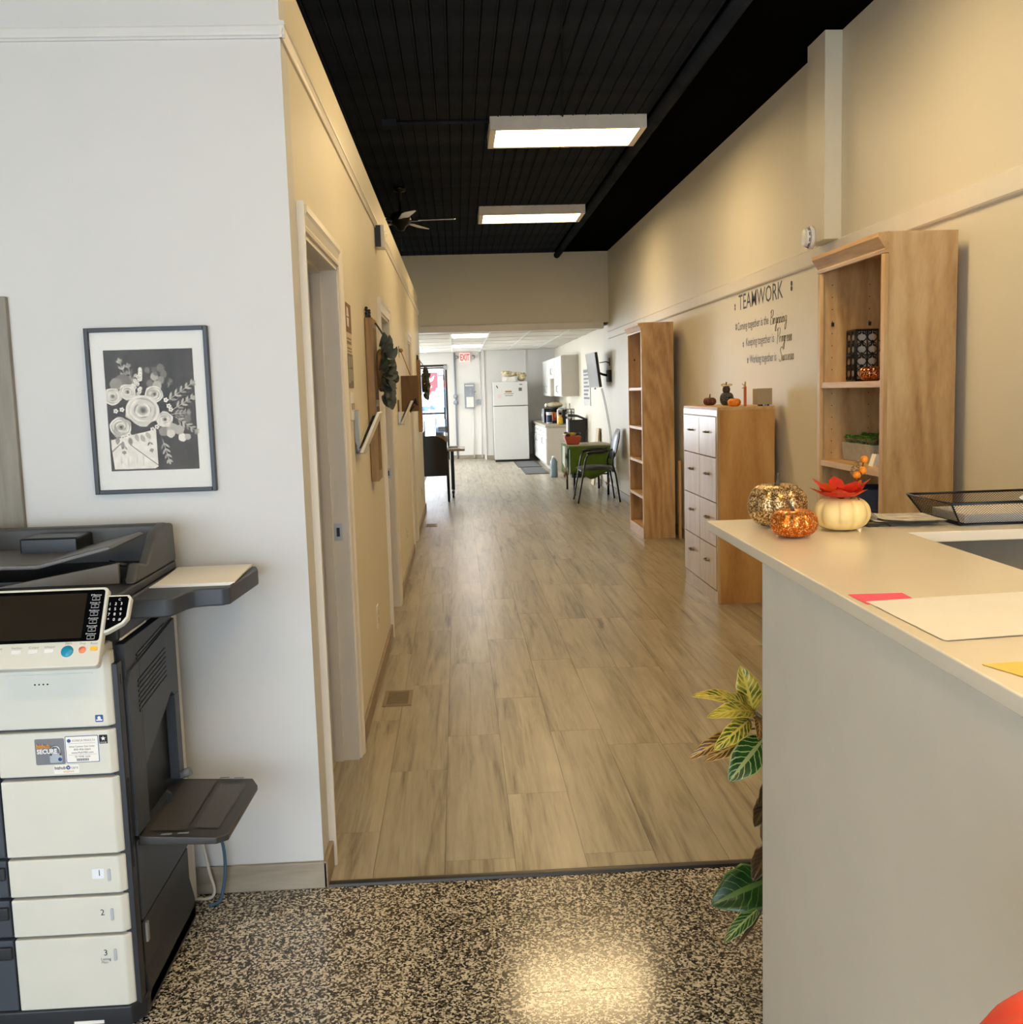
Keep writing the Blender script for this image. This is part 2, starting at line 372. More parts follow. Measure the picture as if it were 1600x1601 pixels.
# ---- walls
wl = sroot('wall_left', (-0.52, 8.2, 0))
doors = [(3.19, 4.25), (6.30, 7.32), (9.72, 10.58)]      # outer edges of the casings
CW = 0.075
b = MB(); ya = YF+0.12; DH = 2.01
for i, (a, c2) in enumerate(doors):
    b.box(-0.58, LX, ya, a+CW, 0, 2.72); b.box(-0.58, LX, a+CW, c2-CW, DH, 2.72); ya = c2-CW
b.box(-0.58, LX, ya, YE, 0, 2.72)
b.obj('wall_face', W_WALL, wl)
MB().box(-4.2, LX, YF, YE, 2.72, 2.735).obj('wall_cap', W_WALL, wl)
wf = struct(MB().box(-4.2, LX, YF, YF+0.12, 0, 2.72).obj('wall_front', W_WHITE))
struct(MB().box(-4.2, -0.58, YE-0.12, YE, 0, 2.72).obj('wall_office_end', W_WALL))
struct(MB().box(-4.32, -4.2, -3.5, 17.4, 0, CZ).box(-4.32, -4.2, 21.8, YK+0.2, 0, CZ).box(-4.32, -4.2, 17.4, 21.8, 0, 0.4).box(-4.32, -4.2, 17.4, 21.8, 2.35, CZ).obj('wall_far_left', W_WALL))
wn3 = sroot('window_3', (-4.25, 19.6, 0.4))  # unseen window, added to go with the extra kitchen side light
for y in (17.4, 18.83, 20.27, 21.75): MB().box(-4.28, -4.22, y, y+0.05, 0.4, 2.35).obj('mullion', DKBRONZE, wn3)
for y in (17.45, 18.88, 20.32): MB().box(-4.255, -4.249, y, y+1.38, 0.4, 2.35).obj('pane', GLASS, wn3)
wr = struct(MB().box(RX, RX+0.15, -3.5, 24.0, 0, CZ).obj('wall_right', W_WALL))
# header with its trim board
wh = sroot('wall_header', (0, YH, 2.35))
MB().box(-4.2, RX, YH, YH+0.14, 2.44, CZ).obj('wall_face', W_WALL, wh)
MB().box(-4.2, RX-0.08, YH-0.02, YH+0.16, 2.35, 2.445).obj('header_board', W_TRIM, wh, bev=0.003)
# storefront wall behind the camera with a wide window and its mullions
wb = sroot('wall_rear', (0, -3.3, 0))
MB().box(-4.2, RX, -3.3, -3.15, 0, 0.3).box(-4.2, RX, -3.3, -3.15, 2.6, CZ).box(-4.2, -3.6, -3.3, -3.15, 0.3, 2.6).box(1.0, RX, -3.3, -3.15, 0.3, 2.6).obj('wall_face', W_WHITE, wb)
wn = sroot('window_1', (-1.3, -3.25, 0.3))
for x in (-3.6, -2.1, -0.55, 0.95): MB().box(x, x+0.05, -3.27, -3.2, 0.3, 2.6).obj('mullion', DKBRONZE, wn)
MB().box(-3.6, 1.0, -3.27, -3.2, 0.3, 0.36).obj('window_frame', DKBRONZE, wn); MB().box(-3.6, 1.0, -3.27, -3.2, 2.54, 2.6).obj('window_frame', DKBRONZE, wn)
for x in (-3.55, -2.05, -0.5): MB().box(x, x+1.45, -3.24, -3.234, 0.36, 2.54).obj('pane', GLASS, wn)
# ---- black beadboard ceiling
ce = struct(MB().box(-4.2, RX, -3.5, YH, CZ, CZ+0.1).obj('ceiling', CEIL_FLAT))
SW = 0.0885
bead = MB().prism([(0.002, 0), (SW-0.002, 0), (SW-0.004, -0.006), (SW-0.012, -0.009), (SW-0.017, -0.004), (0.010, -0.004), (0.004, -0.008)], YH+3.4, fr((0, YH, 0), (1, 0, 0), (0, 0, 1))).mesh('ceiling_strip', CEIL_BLACK)
x = -1.40-12*SW
while x < 1.38: inst(bead, 'ceiling_strip', ce, Matrix.Translation((x, 0, CZ))); x += SW
# ---- right wall: rail, column, baseboard
struct(MB().prism([(0, 0), (0.016, 0.004), (0.022, 0.012), (0.022, 0.096), (0.014, 0.106), (0, 0.108)], YH+3.2, fr((RX, -3.2, 2.198), (-1, 0, 0), (0, 0, 1))).obj('trim_2', W_TRIM))
struct(MB().box(2.10, RX, 5.85, 6.14, 2.30, CZ).obj('trim_3', W_WALL, bev=0.004))
struct(MB().box(RX-0.012, RX, 3.06, 24, 0, 0.10).obj('baseboard_right', BASEB_Y, bev=0.003))
# ---- front wall baseboard and cap mouldings
struct(MB().box(-4.2, LX+0.012, YF-0.014, YF, 0, 0.085).obj('baseboard_front', BASEB, bev=0.004))
struct(MB().box(LX, LX+0.014, YF-0.014, doors[0][0], 0, 0.085).obj('baseboard_left', BASEB_Y, bev=0.003))
for a, c2 in ((doors[0][1], doors[1][0]), (doors[1][1], doors[2][0]), (doors[2][1], YE)):
    struct(MB().box(LX, LX+0.014, a, c2, 0, 0.085).obj('baseboard_left', BASEB_Y, bev=0.003))
crown = [(0, 0), (0.007, 0), (0.009, 0.005), (0.006, 0.010), (0.008, 0.018), (0.013, 0.030), (0.016, 0.033), (0.016, 0.044), (0, 0.046)]
struct(MB().prism(crown, 3.8, fr((LX+0.014, YF, 2.50), (0, -1, 0), (0, 0, 1)), 0).obj('trim_4', W_WHITE))
struct(MB().prism([(p[0], p[1]) for p in crown], -(YE-YF+0.02), fr((LX, YF-0.014, 2.50), (1, 0, 0), (0, 0, 1)), 0).obj('trim_5', W_TRIM))
# ---- doors in the left wall: casing, jamb, slab swung into the office
DOORP = M('door_paint', (222, 216, 205), 0.38, var=0.02)
for i, (a, c2) in enumerate(doors):
    d = sroot('door_%d' % (i+1), (LX, (a+c2)/2, 0))
    prof = [(0, 0), (0.012, 0), (0.014, 0.012), (0.010, 0.02), (0.016, 0.045), (0.022, 0.055), (0.022, CW), (0, CW)]
    zt = DH+CW
    MB().prism([(p[0], -p[1]) for p in prof], zt, fr((LX, a+CW, 0), (1, 0, 0), (0, 1, 0))).obj('casing', W_TRIM, d)
    MB().prism(prof, zt, fr((LX, c2-CW, 0), (1, 0, 0), (0, 1, 0))).obj('casing', W_TRIM, d)
    MB().prism(prof, c2-a-2*CW+0.002, fr((LX, c2-CW+0.001, DH), (1, 0, 0), (0, 0, 1))).obj('casing', W_TRIM, d)
    MB().box(-0.60, LX+0.004, a+CW-0.002, a+CW+0.018, 0, DH).obj('jamb', DOORP, d); j = MB().box(-0.60, LX+0.004, c2-CW-0.018, c2-CW+0.002, 0, DH).obj('jamb', DOORP, d)
    MB().box(-0.60, LX+0.004, a+CW, c2-CW, DH-0.018, DH+0.002).obj('jamb', DOORP, d)
    MB().box(-0.555, -0.520, c2-CW-0.030, c2-CW-0.018, 0, DH-0.018).box(-0.555, -0.520, a+CW+0.018, a+CW+0.030, 0, DH-0.018).box(-0.555, -0.520, a+CW, c2-CW, DH-0.030, DH-0.018).obj('door_stop', DOORP, d)
    sp_ = MB().box(-0.515, -0.482, c2-CW-0.0195, c2-CW-0.018, 0.92, 0.99).obj('strike_plate', ALU, j)
    MB().box(-0.505, -0.492, c2-CW-0.0200, c2-CW-0.0192, 0.937, 0.973).obj('latch_hole', BLACK, j)
    wd = c2-a-2*CW-0.05
    sl = MB().box(-0.60-wd, -0.605, a+CW+0.022, a+CW+0.060, 0.01, DH-0.03).obj('door_slab', DOORP, d, bev=0.002)
    MB().tube([(-0.60-wd+0.06, a+CW+0.06, 0.95), (-0.60-wd+0.06, a+CW+0.10, 0.95), (-0.60-wd+0.16, a+CW+0.105, 0.95)], 0.01).obj('door_handle', ALU, sl)
# ---- office partitions behind the doors, so light stays where it does in the place
for y in (6.10, 9.5): struct(MB().box(-4.2, -0.58, y, y+0.1, 0, 2.70).obj('wall_office', W_WALL))
# ---- kitchen: lowered tile ceiling with T-bars, far wall, glass door
KZ = 2.40
kc = struct(MB().box(-4.2, RX, YH+0.14, YK+0.2, KZ+0.08, KZ+0.14).obj('ceiling', M('plenum', (90, 88, 84), 0.9)))
TILE = M('ceiling_tile', (224, 220, 212), 0.9, var=0.05, nscale=60, bmp=0.2); TBAR = M('t_bar', (236, 236, 234), 0.5)
TROFF = emitter('troffer_lens', (1.0, 0.97, 0.92), TROFFER_STRENGTH)
gx = [-0.07+0.61*k for k in range(-6, 4)]; gy = [16.2+1.22*k for k in range(-2, 7)]
tm = MB().box(0.012, 0.598, 0.012, 1.208, 0, 0.012).mesh('ceiling_tile', TILE)
troffs = {(6, 2), (6, 5), (3, 2), (3, 5), (4, 4)}  # panels in the hidden left columns are added to brighten the kitchen
for i in range(len(gx)):
    for j in range(len(gy)-1):
        xa, xb = gx[i], gx[i]+0.61; y0_, y1_ = max(gy[j], YH+0.15), min(gy[j]+1.22, YK)
        if (i, j) in troffs or xa > RX-0.02: continue
        if xb <= RX and y1_-y0_ > 1.21: inst(tm, 'ceiling_tile', kc, Matrix.Translation((xa, gy[j], KZ+0.006)))
        elif y1_-y0_ > 0.05: MB().box(xa+0.012, min(xb, RX)-0.012, y0_+0.012, y1_-0.012, KZ+0.006, KZ+0.018).obj('ceiling_tile', TILE, kc)
for x in gx: MB().box(x-0.012, x+0.012, YH+0.14, YK, KZ, KZ+0.006).box(x-0.002, x+0.002, YH+0.14, YK, KZ+0.006, KZ+0.05).obj('ceiling_bar', TBAR, kc)
for y in gy[1:]:
    if y < YK: MB().box(-4.2, RX, y-0.012, y+0.012, KZ+0.0005, KZ+0.0065).obj('ceiling_bar', TBAR, kc)
for n_, (i, j) in enumerate(sorted(troffs)):
    t = thing('troffer_light', ['lit ceiling panel behind the left wall near the header', 'lit ceiling panel behind the left wall near the kitchen window', 'lit ceiling panel behind the left wall between the other two hidden ones', 'long white light panel in the kitchen ceiling nearest the header', 'long white light panel in the kitchen ceiling near the exit sign'][n_], 'ceiling light', (gx[i]+0.305, gy[j]+0.61, KZ+0.01), group='kitchen ceiling lights')
    MB().box(gx[i]+0.013, gx[i]+0.597, gy[j]+0.013, gy[j]+1.207, KZ+0.0135, KZ+0.05).obj('housing', WHITE, t)
    MB().box(gx[i]+0.03, gx[i]+0.58, gy[j]+0.03, gy[j]+1.19, KZ+0.007, KZ+0.0125).obj('lens', TROFF, t)
wk = sroot('wall_far', (0, YK, 0))
DX0, DX1 = -1.12, -0.205   # glass door opening
MB().box(DX1, RX, YK, YK+0.15, 0, KZ+0.1).box(DX0, DX1, YK, YK+0.15, 2.14, KZ+0.1).box(-1.25, DX0, YK, YK+0.15, 0, KZ+0.1).box(-4.2, -3.35, YK, YK+0.15, 0, KZ+0.1).box(-3.35, -1.25, YK, YK+0.15, 0, 0.3).box(-3.35, -1.25, YK, YK+0.15, 2.4, KZ+0.1).obj('wall_face', W_KIT, wk)
MB().box(0.60, RX, 22.98, YK-0.001, 0, KZ+0.005).obj('wall_return', W_KIT, wk)
MB().box(0.585, 0.625, 22.955, 22.98, 0, KZ).obj('corner_trim', WHITE, wk); MB().box(1.525, 1.555, 22.96, 22.98, 0, KZ).obj('corner_trim', WHITE, wk)
struct(MB().box(-0.13, 0.585, YK-0.014, YK, 0, 0.09).obj('baseboard_far', BASEB, bev=0.003)); struct(MB().box(0.62, RX-0.02, 22.966, 22.98, 0, 0.09).obj('baseboard_far', BASEB, bev=0.003))
dk = sroot('door_4', (-0.66, YK+0.06, 0))
MB().box(DX0, DX0+0.05, YK+0.03, YK+0.12, 0, 2.14).box(DX1-0.05, DX1, YK+0.03, YK+0.12, 0, 2.14).box(DX0+0.05, DX1-0.05, YK+0.03, YK+0.12, 2.09, 2.14).obj('door_frame', DKBRONZE, dk)
MB().box(DX0+0.055, DX1-0.055, YK+0.06, YK+0.10, 0.01, 0.10).box(DX0+0.055, DX1-0.055, YK+0.06, YK+0.10, 2.05, 2.085).box(DX0+0.055, DX0+0.10, YK+0.06, YK+0.10, 0.1, 2.05).box(DX1-0.085, DX1-0.055, YK+0.06, YK+0.10, 0.1, 2.05).obj('door_stile', DKBRONZE, dk)
MB().box(DX0+0.10, DX1-0.085, YK+0.077, YK+0.083, 0.10, 2.05).obj('pane', GLASS, dk)
MB().box(DX0+0.06, DX1-0.06, YK+0.015, YK+0.06, 1.03, 1.07).box(DX1-0.10, DX1-0.055, YK-0.005, YK+0.06, 0.92, 1.18).obj('push_bar', DKBRONZE, dk, bev=0.004)
MB().box(DX1-0.075, DX1, YK-0.03, YK+0.03, 2.02, 2.12).obj('door_closer', ALU, dk)
wn2 = sroot('window_2', (-2.3, YK+0.05, 0.3))
MB().box(-3.35, -1.25, YK+0.03, YK+0.1, 0.3, 0.35).box(-3.35, -1.25, YK+0.03, YK+0.1, 2.35, 2.4).box(-3.35, -3.3, YK+0.03, YK+0.1, 0.35, 2.35).box(-1.3, -1.25, YK+0.03, YK+0.1, 0.35, 2.35).obj('window_frame', DKBRONZE, wn2)
MB().box(-3.3, -1.3, YK+0.06, YK+0.066, 0.35, 2.35).obj('pane', GLASS, wn2)
# ================================================================ printer
INK = M('ink_black', (24, 24, 26), 0.7); INKG = M('ink_grey', (120, 122, 128), 0.7); INKB = M('ink_blue', (46, 82, 140), 0.6); INKO = M('ink_orange', (226, 150, 40), 0.6); INKW = M('ink_white', (235, 235, 235), 0.6)
pr = thing('office_printer', 'large office copier with cream front panels and charcoal side against the white wall', 'printer', (-1.12, 2.65, 0))
XL, XR, FY = -1.445, -0.815, 2.36
DARKX = -1.09
body = MB().box(XL, XR-0.018, FY+0.02, 2.86, 0.05, 0.94).obj('body', DGREY, pr, bev=0.006)
MB().prism([(XL-0.005, FY-0.005), (XR-0.015, FY-0.005), (XR+0.012, FY+0.03), (XR+0.012, 2.86), (XL-0.005, 2.86)], 0.05, Matrix.Translation((0, 0, 0.018))).obj('base', DGREY2, pr, bev=0.006)
MB().box(-0.965, -0.895, FY-0.0065, FY-0.005, 0.028, 0.036).obj('base_sticker', PAPER, pr)
MB().box(XL, XR-0.005, 2.86, 2.93, 0.06, 0.93).obj('back_cover', M('beige_cover', (196, 188, 174), 0.5), pr, bev=0.006)
MB().box(XR-0.02, XR-0.012, 2.90, 2.97, 0.03, 0.40).obj('rear_bracket', M('bracket_steel', (206, 204, 200), 0.4), pr)
def front_panel(name, z0, z1, r=0.008):
    poly = [(DARKX, 0), (-0.836, 0), (-0.822, 0.012), (-0.820, 0.035), (DARKX, 0.035)]
    return MB().prism([(x, FY+y) for x, y in poly], z1-z0, Matrix.Translation((0, 0, z0))).obj(name, OFFW, pr, bev=0.004)
door = front_panel('front_door', 0.756, 0.932)
MB().box(DARKX+0.03, -0.86, FY-0.002, FY, 0.882, 0.886).obj('moulding_line', OFFW, door)
dd = MB()
for i in range(4): dd.lathe([(0.0, 0.0006), (0.002, 0.0006), (0.002, 0)], mat=facing_cam((-0.992+0.0095*i, FY, 0.862)), n=8)
dd.obj('indicator_dot', INK, door)
b = MB(); T = facing_cam((-0.862, FY-0.0006, 0.768)); b.prism(rrect(0, 0.018, 0, 0.017, 0.002), 0.0004, T, 0)
b.poly([(0.002, 0.003), (0.016, 0.003), (0.016, 0.006), (0.002, 0.006)], T @ Matrix.Translation((0, 0, 0.0006)), 1); b.text('e', 0.016, T @ Matrix.Translation((0.005, 0.006, 0.0006)), 1, bold=0.0006)
b.obj('emblem', [INKB, INKW], door)
lab = front_panel('toner_panel', 0.642, 0.748)
drw = [front_panel('side_panel', 0.448, 0.633), front_panel('paper_drawer', 0.350, 0.441), front_panel('paper_drawer', 0.251, 0.343), front_panel('paper_drawer', 0.066, 0.244)]
for d_, z, t in ((drw[1], 0.395, '1'), (drw[2], 0.297, '2'), (drw[3], 0.196, '3')):
    MB().text(t, 0.021, facing_cam((-0.886, FY-0.0007, z)), 0).obj('number', INK, d_)
    MB().prism(rrect(-0.862, -0.855, z-0.014, z+0.016, 0.0030), 0.003, fr((0, FY, 0), (1, 0, 0), (0, 0, 1))).obj('level_window', M('level_grey', (176, 180, 186), 0.3) if 'level_grey' not in MATS else MATS['level_grey'], d_)
MB().prism(rrect(-0.898, -0.870, 0.388, 0.412, 0.002), 0.0005, fr((0, FY, 0), (1, 0, 0), (0, 0, 1))).obj('number_plate', M('label_cool', (228, 232, 238), 0.6), drw[1])
MB().text('Letter', 0.0095, facing_cam((-0.893, FY-0.0007, 0.184)), 0, bold=0.0001).text('Plain', 0.0085, facing_cam((-0.892, FY-0.0007, 0.176)), 0).prism(rrect(-0.873, -0.870, 0.181, 0.186, 0.001), 0.0006, fr((0, FY, 0), (1, 0, 0), (0, 0, 1))).obj('paper_size_text', INKG, drw[3])
# stickers on the toner panel
T = facing_cam((-1.004, FY-0.0003, 0.671)); sk = MB().prism(rrect(0, 0.067, 0, 0.062, 0.003), 0.0004, T, 0)
T2 = T @ Matrix.Translation((0, 0, 0.0006)); sk.prism(rrect(0.003, 0.064, 0.003, 0.059, 0.002), 0.0003, T, 1)
sk.prism(rrect(0.032, 0.060, 0.004, 0.027, 0.003), 0.0006, T, 2)
arc = [(0.046+0.011*math.cos(a), 0.03+0.014*math.sin(a)) for a in [PI*i/10 for i in range(11)]]; sk.tube([T2 @ Vector((x, y, 0)) for x, y in [(0.057, 0.022)]+arc+[(0.035, 0.022)]], 0.0026, 6, 2)
sk.lathe([(0, 0.001), (0.0045, 0.001), (0.0045, 0)], mat=T @ Matrix.Translation((0.055, 0.012, 0)), m=5, n=12)
T3 = T @ Matrix.Translation((0, 0, 0.0012)); sk.text('bizhub', 0.015, T3 @ Matrix.Translation((0.005, 0.041, 0.003)), 3, fit=0.030, bold=0.0003); sk.text('SECURE', 0.015, T3 @ Matrix.Translation((0.005, 0.028, 0.003)), 4, fit=0.046, bold=0.0005)
sk.obj('security_sticker', [INKG, INK, ALU, INKO, INKW, INKB], lab)
T = facing_cam((-0.935, FY-0.0003, 0.673)); sk = MB().prism(rrect(0, 0.076, 0, 0.064, 0.003), 0.0004, T, 0).prism(rrect(0.0015, 0.0745, 0.0015, 0.0625, 0.002), 0.0006, T, 1)
T3 = T @ Matrix.Translation((0, 0, 0.0009)); sk.lathe([(0, 0), (0.0045, 0)], mat=T3 @ Matrix.Translation((0.009, 0.053, 0)), m=2, n=12)
sk.text('KONICA MINOLTA', 0.0075, T3 @ Matrix.Translation((0.017, 0.0505, 0)), 3, fit=0.052)
for y, t, s_, f_ in ((0.037, 'bizhub Customer Care Center', 0.006, 0.058), (0.0295, '800-456-5664', 0.0065, 0.038), (0.022, 'www.MyKMBS.com', 0.0065, 0.050), (0.0125, 'ID 9398 1624', 0.006, 0.034)): sk.text(t, s_, T3 @ Matrix.Translation((0.038-f_/2, y, 0)), 4, fit=f_)
sk.poly([(0.006, 0.046), (0.07, 0.046), (0.07, 0.0465), (0.006, 0.0465)], T3, 2); sk.poly([(0.006, 0.019), (0.07, 0.019), (0.07, 0.0194), (0.006, 0.0194)], T3, 2)
for i in range(14): sk.poly([(0.024+0.002*i, 0.004), (0.0252+0.002*i, 0.004), (0.0252+0.002*i, 0.010), (0.024+0.002*i, 0.010)], T3, 4)
sk.obj('service_label', [INKB, PAPER, INKB, INKG, INK], lab)
T = facing_cam((-0.965, FY-0.0003, 0.648)); sk = MB().prism(rrect(0, 0.058, 0, 0.021, 0.003), 0.0004, T, 0); T3 = T @ Matrix.Translation((0, 0, 0.0009))
sk.text('bizhub', 0.0105, T3 @ Matrix.Translation((0.002, 0.011, 0)), 1, fit=0.025, bold=0.0002).lathe([(0, 0), (0.005, 0)], mat=T3 @ Matrix.Translation((0.033, 0.0145, 0)), m=2, n=14).text('care', 0.0105, T3 @ Matrix.Translation((0.0395, 0.011, 0)), 3, fit=0.016)
sk.add([T3 @ Vector(p) for p in ((0.030, 0.0175, 0.0003), (0.0335, 0.0115, 0.0003), (0.0365, 0.0175, 0.0003), (0.0335, 0.0145, 0.0003))], [(0, 1, 2, 3)], 0)
sk.text('enabled', 0.0075, T3 @ Matrix.Translation((0.021, 0.003, 0)), 4, fit=0.024).obj('care_label', [PAPER, INK, INKB, INKG, INKO], lab)
T = facing_cam((-0.857, FY-0.0003, 0.716)); sk = MB().prism(rrect(0, 0.019, 0, 0.021, 0.0015), 0.0004, T, 0); T3 = T @ Matrix.Translation((0.0095, 0.0125, 0.0009))
sk.poly([((0.006 if i % 2 == 0 else 0.0026)*math.cos(PI/2+i*PI/5), (0.006 if i % 2 == 0 else 0.0026)*math.sin(PI/2+i*PI/5)) for i in range(10)], T3, 1); sk.text('energy', 0.005, T3 @ Matrix.Translation((-0.0075, -0.0105, 0)), 1, fit=0.015).obj('star_label', [INK, INKW], lab)
# dark left half: drawer fronts with finger grips
for z0, z1 in ((0.066, 0.244), (0.251, 0.343), (0.350, 0.441), (0.448, 0.93)):
    p = MB().box(XL, DARKX-0.004, FY+0.002, FY+0.03, z0, z1).obj('drawer_front', DGREY, pr, bev=0.004)
    if z1 < 0.45: MB().box(XL, DARKX-0.006, FY-0.006, FY+0.004, z1-0.046, z1-0.014).obj('finger_grip', DGREY2, p, bev=0.004)
# side cover details (facing +X)
SX = XR
def sidebox(name, y0, y1, z0, z1, t=0.006, m=None, parent=None, bev=0.002): return MB().box(SX-0.019, SX+t, y0, y1, z0, z1).obj(name, m or DGREY, parent or pr, bev=bev)
sidebox('side_strip', FY+0.015, FY+0.048, 0.06, 0.90, 0.006, DGREY2)
for poly_ in ([(2.425, 0.46), (2.52, 0.46), (2.52, 0.60), (2.52, 0.868), (2.455, 0.862), (2.425, 0.83)], [(2.521, 0.602), (2.776, 0.716), (2.80, 0.70), (2.845, 0.70), (2.845, 0.905), (2.521, 0.868)], [(2.801, 0.46), (2.845, 0.46), (2.845, 0.699), (2.801, 0.699)]):
    MB().prism(poly_, 0.026, facing_right((SX-0.016, 0, 0))).obj('side_door', DGREY, pr, bev=0.0008)
MB().prism([(2.525, 0.44), (2.80, 0.44), (2.80, 0.70), (2.775, 0.712), (2.525, 0.598)], 0.002, facing_right((SX-0.0185, 0, 0))).obj('feed_recess', M('recess_black', (20, 21, 24), 0.5), pr)
for (y0, y1, zb, k, dz) in ((2.50, 2.74, 0.755, 7, 0.0125), (2.52, 2.76, 0.862, 4, 0.0095)):
    for i in range(k):
        z = zb+i*dz; MB().prism([(y0, z-0.010), (y1, z+0.012), (y1, z+0.017), (y0, z-0.005)], 0.0025, facing_right((SX+0.010 if zb < 0.8 else SX+0.004, 0, 0))).obj('vent_slot', BLACK, pr)
sidebox('upper_cover', 2.44, 2.845, 0.848, 0.93, 0.004, DGREY)
sidebox('lower_cover', 2.425, 2.845, 0.245, 0.445, 0.006); sidebox('lower_cover', 2.425, 2.845, 0.075, 0.238, 0.004, DGREY2)
MB().prism([(0, 0), (0.012, 0), (0.012, 0.05), (0, 0.11)], 0.44, fr((SX, 2.42+0.44, 0.03), (1, 0, 0), (0, 0, 1))).obj('foot_cover', DGREY2, pr, bev=0.002)
sidebox('latch', 2.44, 2.455, 0.18, 0.23, 0.010, M('latch_grey', (150, 150, 148), 0.4)); sidebox('latch', 2.385, 2.392, 0.40, 0.62, 0.009, BLACK)
sidebox('usb_port', 2.39, 2.40, 0.845, 0.872, 0.0075, BLACK)
# bypass tray
by = MB()
by.add([(SX+0.005, 2.44, 0.452), (-0.625, 2.44, 0.440), (-0.600, 2.46, 0.4385), (-0.590, 2.78, 0.4385), (-0.612, 2.83, 0.439), (SX+0.005, 2.82, 0.452),
        (SX+0.005, 2.44, 0.428), (-0.625, 2.44, 0.422), (-0.600, 2.46, 0.422), (-0.590, 2.78, 0.422), (-0.612, 2.83, 0.422), (SX+0.005, 2.82, 0.428)],
       [(0, 1, 2, 3, 4, 5), (11, 10, 9, 8, 7, 6)]+[(i, i+6, (i+1) % 6+6, (i+1) % 6) for i in range(6)])
bt = by.obj('bypass_tray', M('tray_brownblack', (52, 50, 48), 0.45), pr, bev=0.003)
MB().add([(SX+0.02, 2.47, 0.4535), (-0.705, 2.47, 0.449), (-0.705, 2.80, 0.449), (SX+0.02, 2.80, 0.4535)], [(0, 1, 2, 3)]).add([(-0.690, 2.49, 0.4465), (-0.63, 2.49, 0.4425), (-0.62, 2.78, 0.442), (-0.690, 2.78, 0.4465)], [(0, 1, 2, 3)]).obj('tray_plate', M('plate_dark', (64, 61, 57), 0.4), bt)
for x, y in ((-0.76, 2.452), (-0.72, 2.454), (-0.70, 2.815), (-0.66, 2.812)):
    MB().box(x, x+0.026, y-0.004, y+0.004, 0.4495, 0.4505 if x < -0.69 else 0.447).obj('guide_sticker', INKG, bt)
MB().prism([(0, 0), (0.012, 0), (0.012, 0.022), (0, 0.03)], 0.012, fr((-0.80, 2.66, 0.452), (1, 0, 0), (0, 0, 1))).obj('paper_guide', DGREY2, bt); MB().tube([(-0.80, 2.80, 0.47), (-0.775, 2.80, 0.48)], 0.012, 10).obj('feed_roller', INKG, bt)
# scanner unit and document feeder
sc_u = MB().box(XL, XR+0.008, 2.40, 2.93, 0.945, 1.030).obj('scanner_unit', DGREY2, pr, bev=0.008)
MB().box(XL, XR+0.010, 2.405, 2.60, 0.948, 0.953).obj('trim_line', OFFW, sc_u)
MB().box(XL, XR+0.004, 2.42, 2.93, 1.030, 1.052).obj('scanner_lid', DGREY2, pr, bev=0.005)
ad_ = MB().prism([(2.56, 1.052), (2.60, 1.10), (2.67, 1.085), (2.745, 1.135), (2.775, 1.155), (2.86, 1.168), (2.925, 1.160), (2.935, 1.052)], 0.03, facing_right((XR-0.026, 0, 0)))
ad_.box(XL, XR-0.012, 2.885, 2.93, 1.052, 1.162)
ad_.box(XL, XL+0.16, 2.50, 2.93, 1.05, 1.165)
adf = ad_.obj('document_feeder', M('feeder_grey', (74, 73, 71), 0.5), pr, bev=0.008)
MB().box(XL+0.16, XR-0.03, 2.60, 2.885, 1.052, 1.062).obj('output_tray', BLACK, adf)
MB().prism([(XL+0.17, 1.052), (XR-0.04, 1.052), (XR-0.04, 1.105), (XL+0.30, 1.056)], 0.012, facing_cam((0, 2.585, 0))).obj('output_wall', M('wall_brown', (98, 92, 82), 0.5), adf, bev=0.002)
MB().prism([(XL+0.16, 1.10), (XL+0.40, 1.098), (-0.875, 1.138), (-0.862, 1.144), (-0.875, 1.150), (XL+0.40, 1.110), (XL+0.16, 1.112)], 0.27, facing_cam((0, 2.83, 0))).obj('input_tray', M('tray_grey', (88, 84, 80), 0.38), adf, bev=0.003)
MB().box(-1.17, -1.02, 2.76, 2.88, 1.10, 1.150).obj('feeder_guide', BLACK, adf, bev=0.006)
MB().tube([(-0.885, 2.60, 1.105), (-0.845, 2.60, 1.094)], 0.005, 6).obj('prop_arm', BLACK, adf)
# side shelf with the stepped edge
poly = [(-0.83, 2.50), (-0.735, 2.50)]+[(-0.735+0.03*math.sin(a), 2.53-0.03*math.cos(a)) for a in (0.5, 1.0, 1.57)]+[(-0.695, 2.58), (-0.682, 2.605), (-0.655, 2.615), (-0.615, 2.618), (-0.598, 2.635), (-0.578, 2.90), (-0.59, 2.945), (-0.83, 2.945)]
MB().prism(poly, 0.046, Matrix.Translation((0, 0, 0.978))).obj('side_shelf', DGREY, pr, bev=0.005)
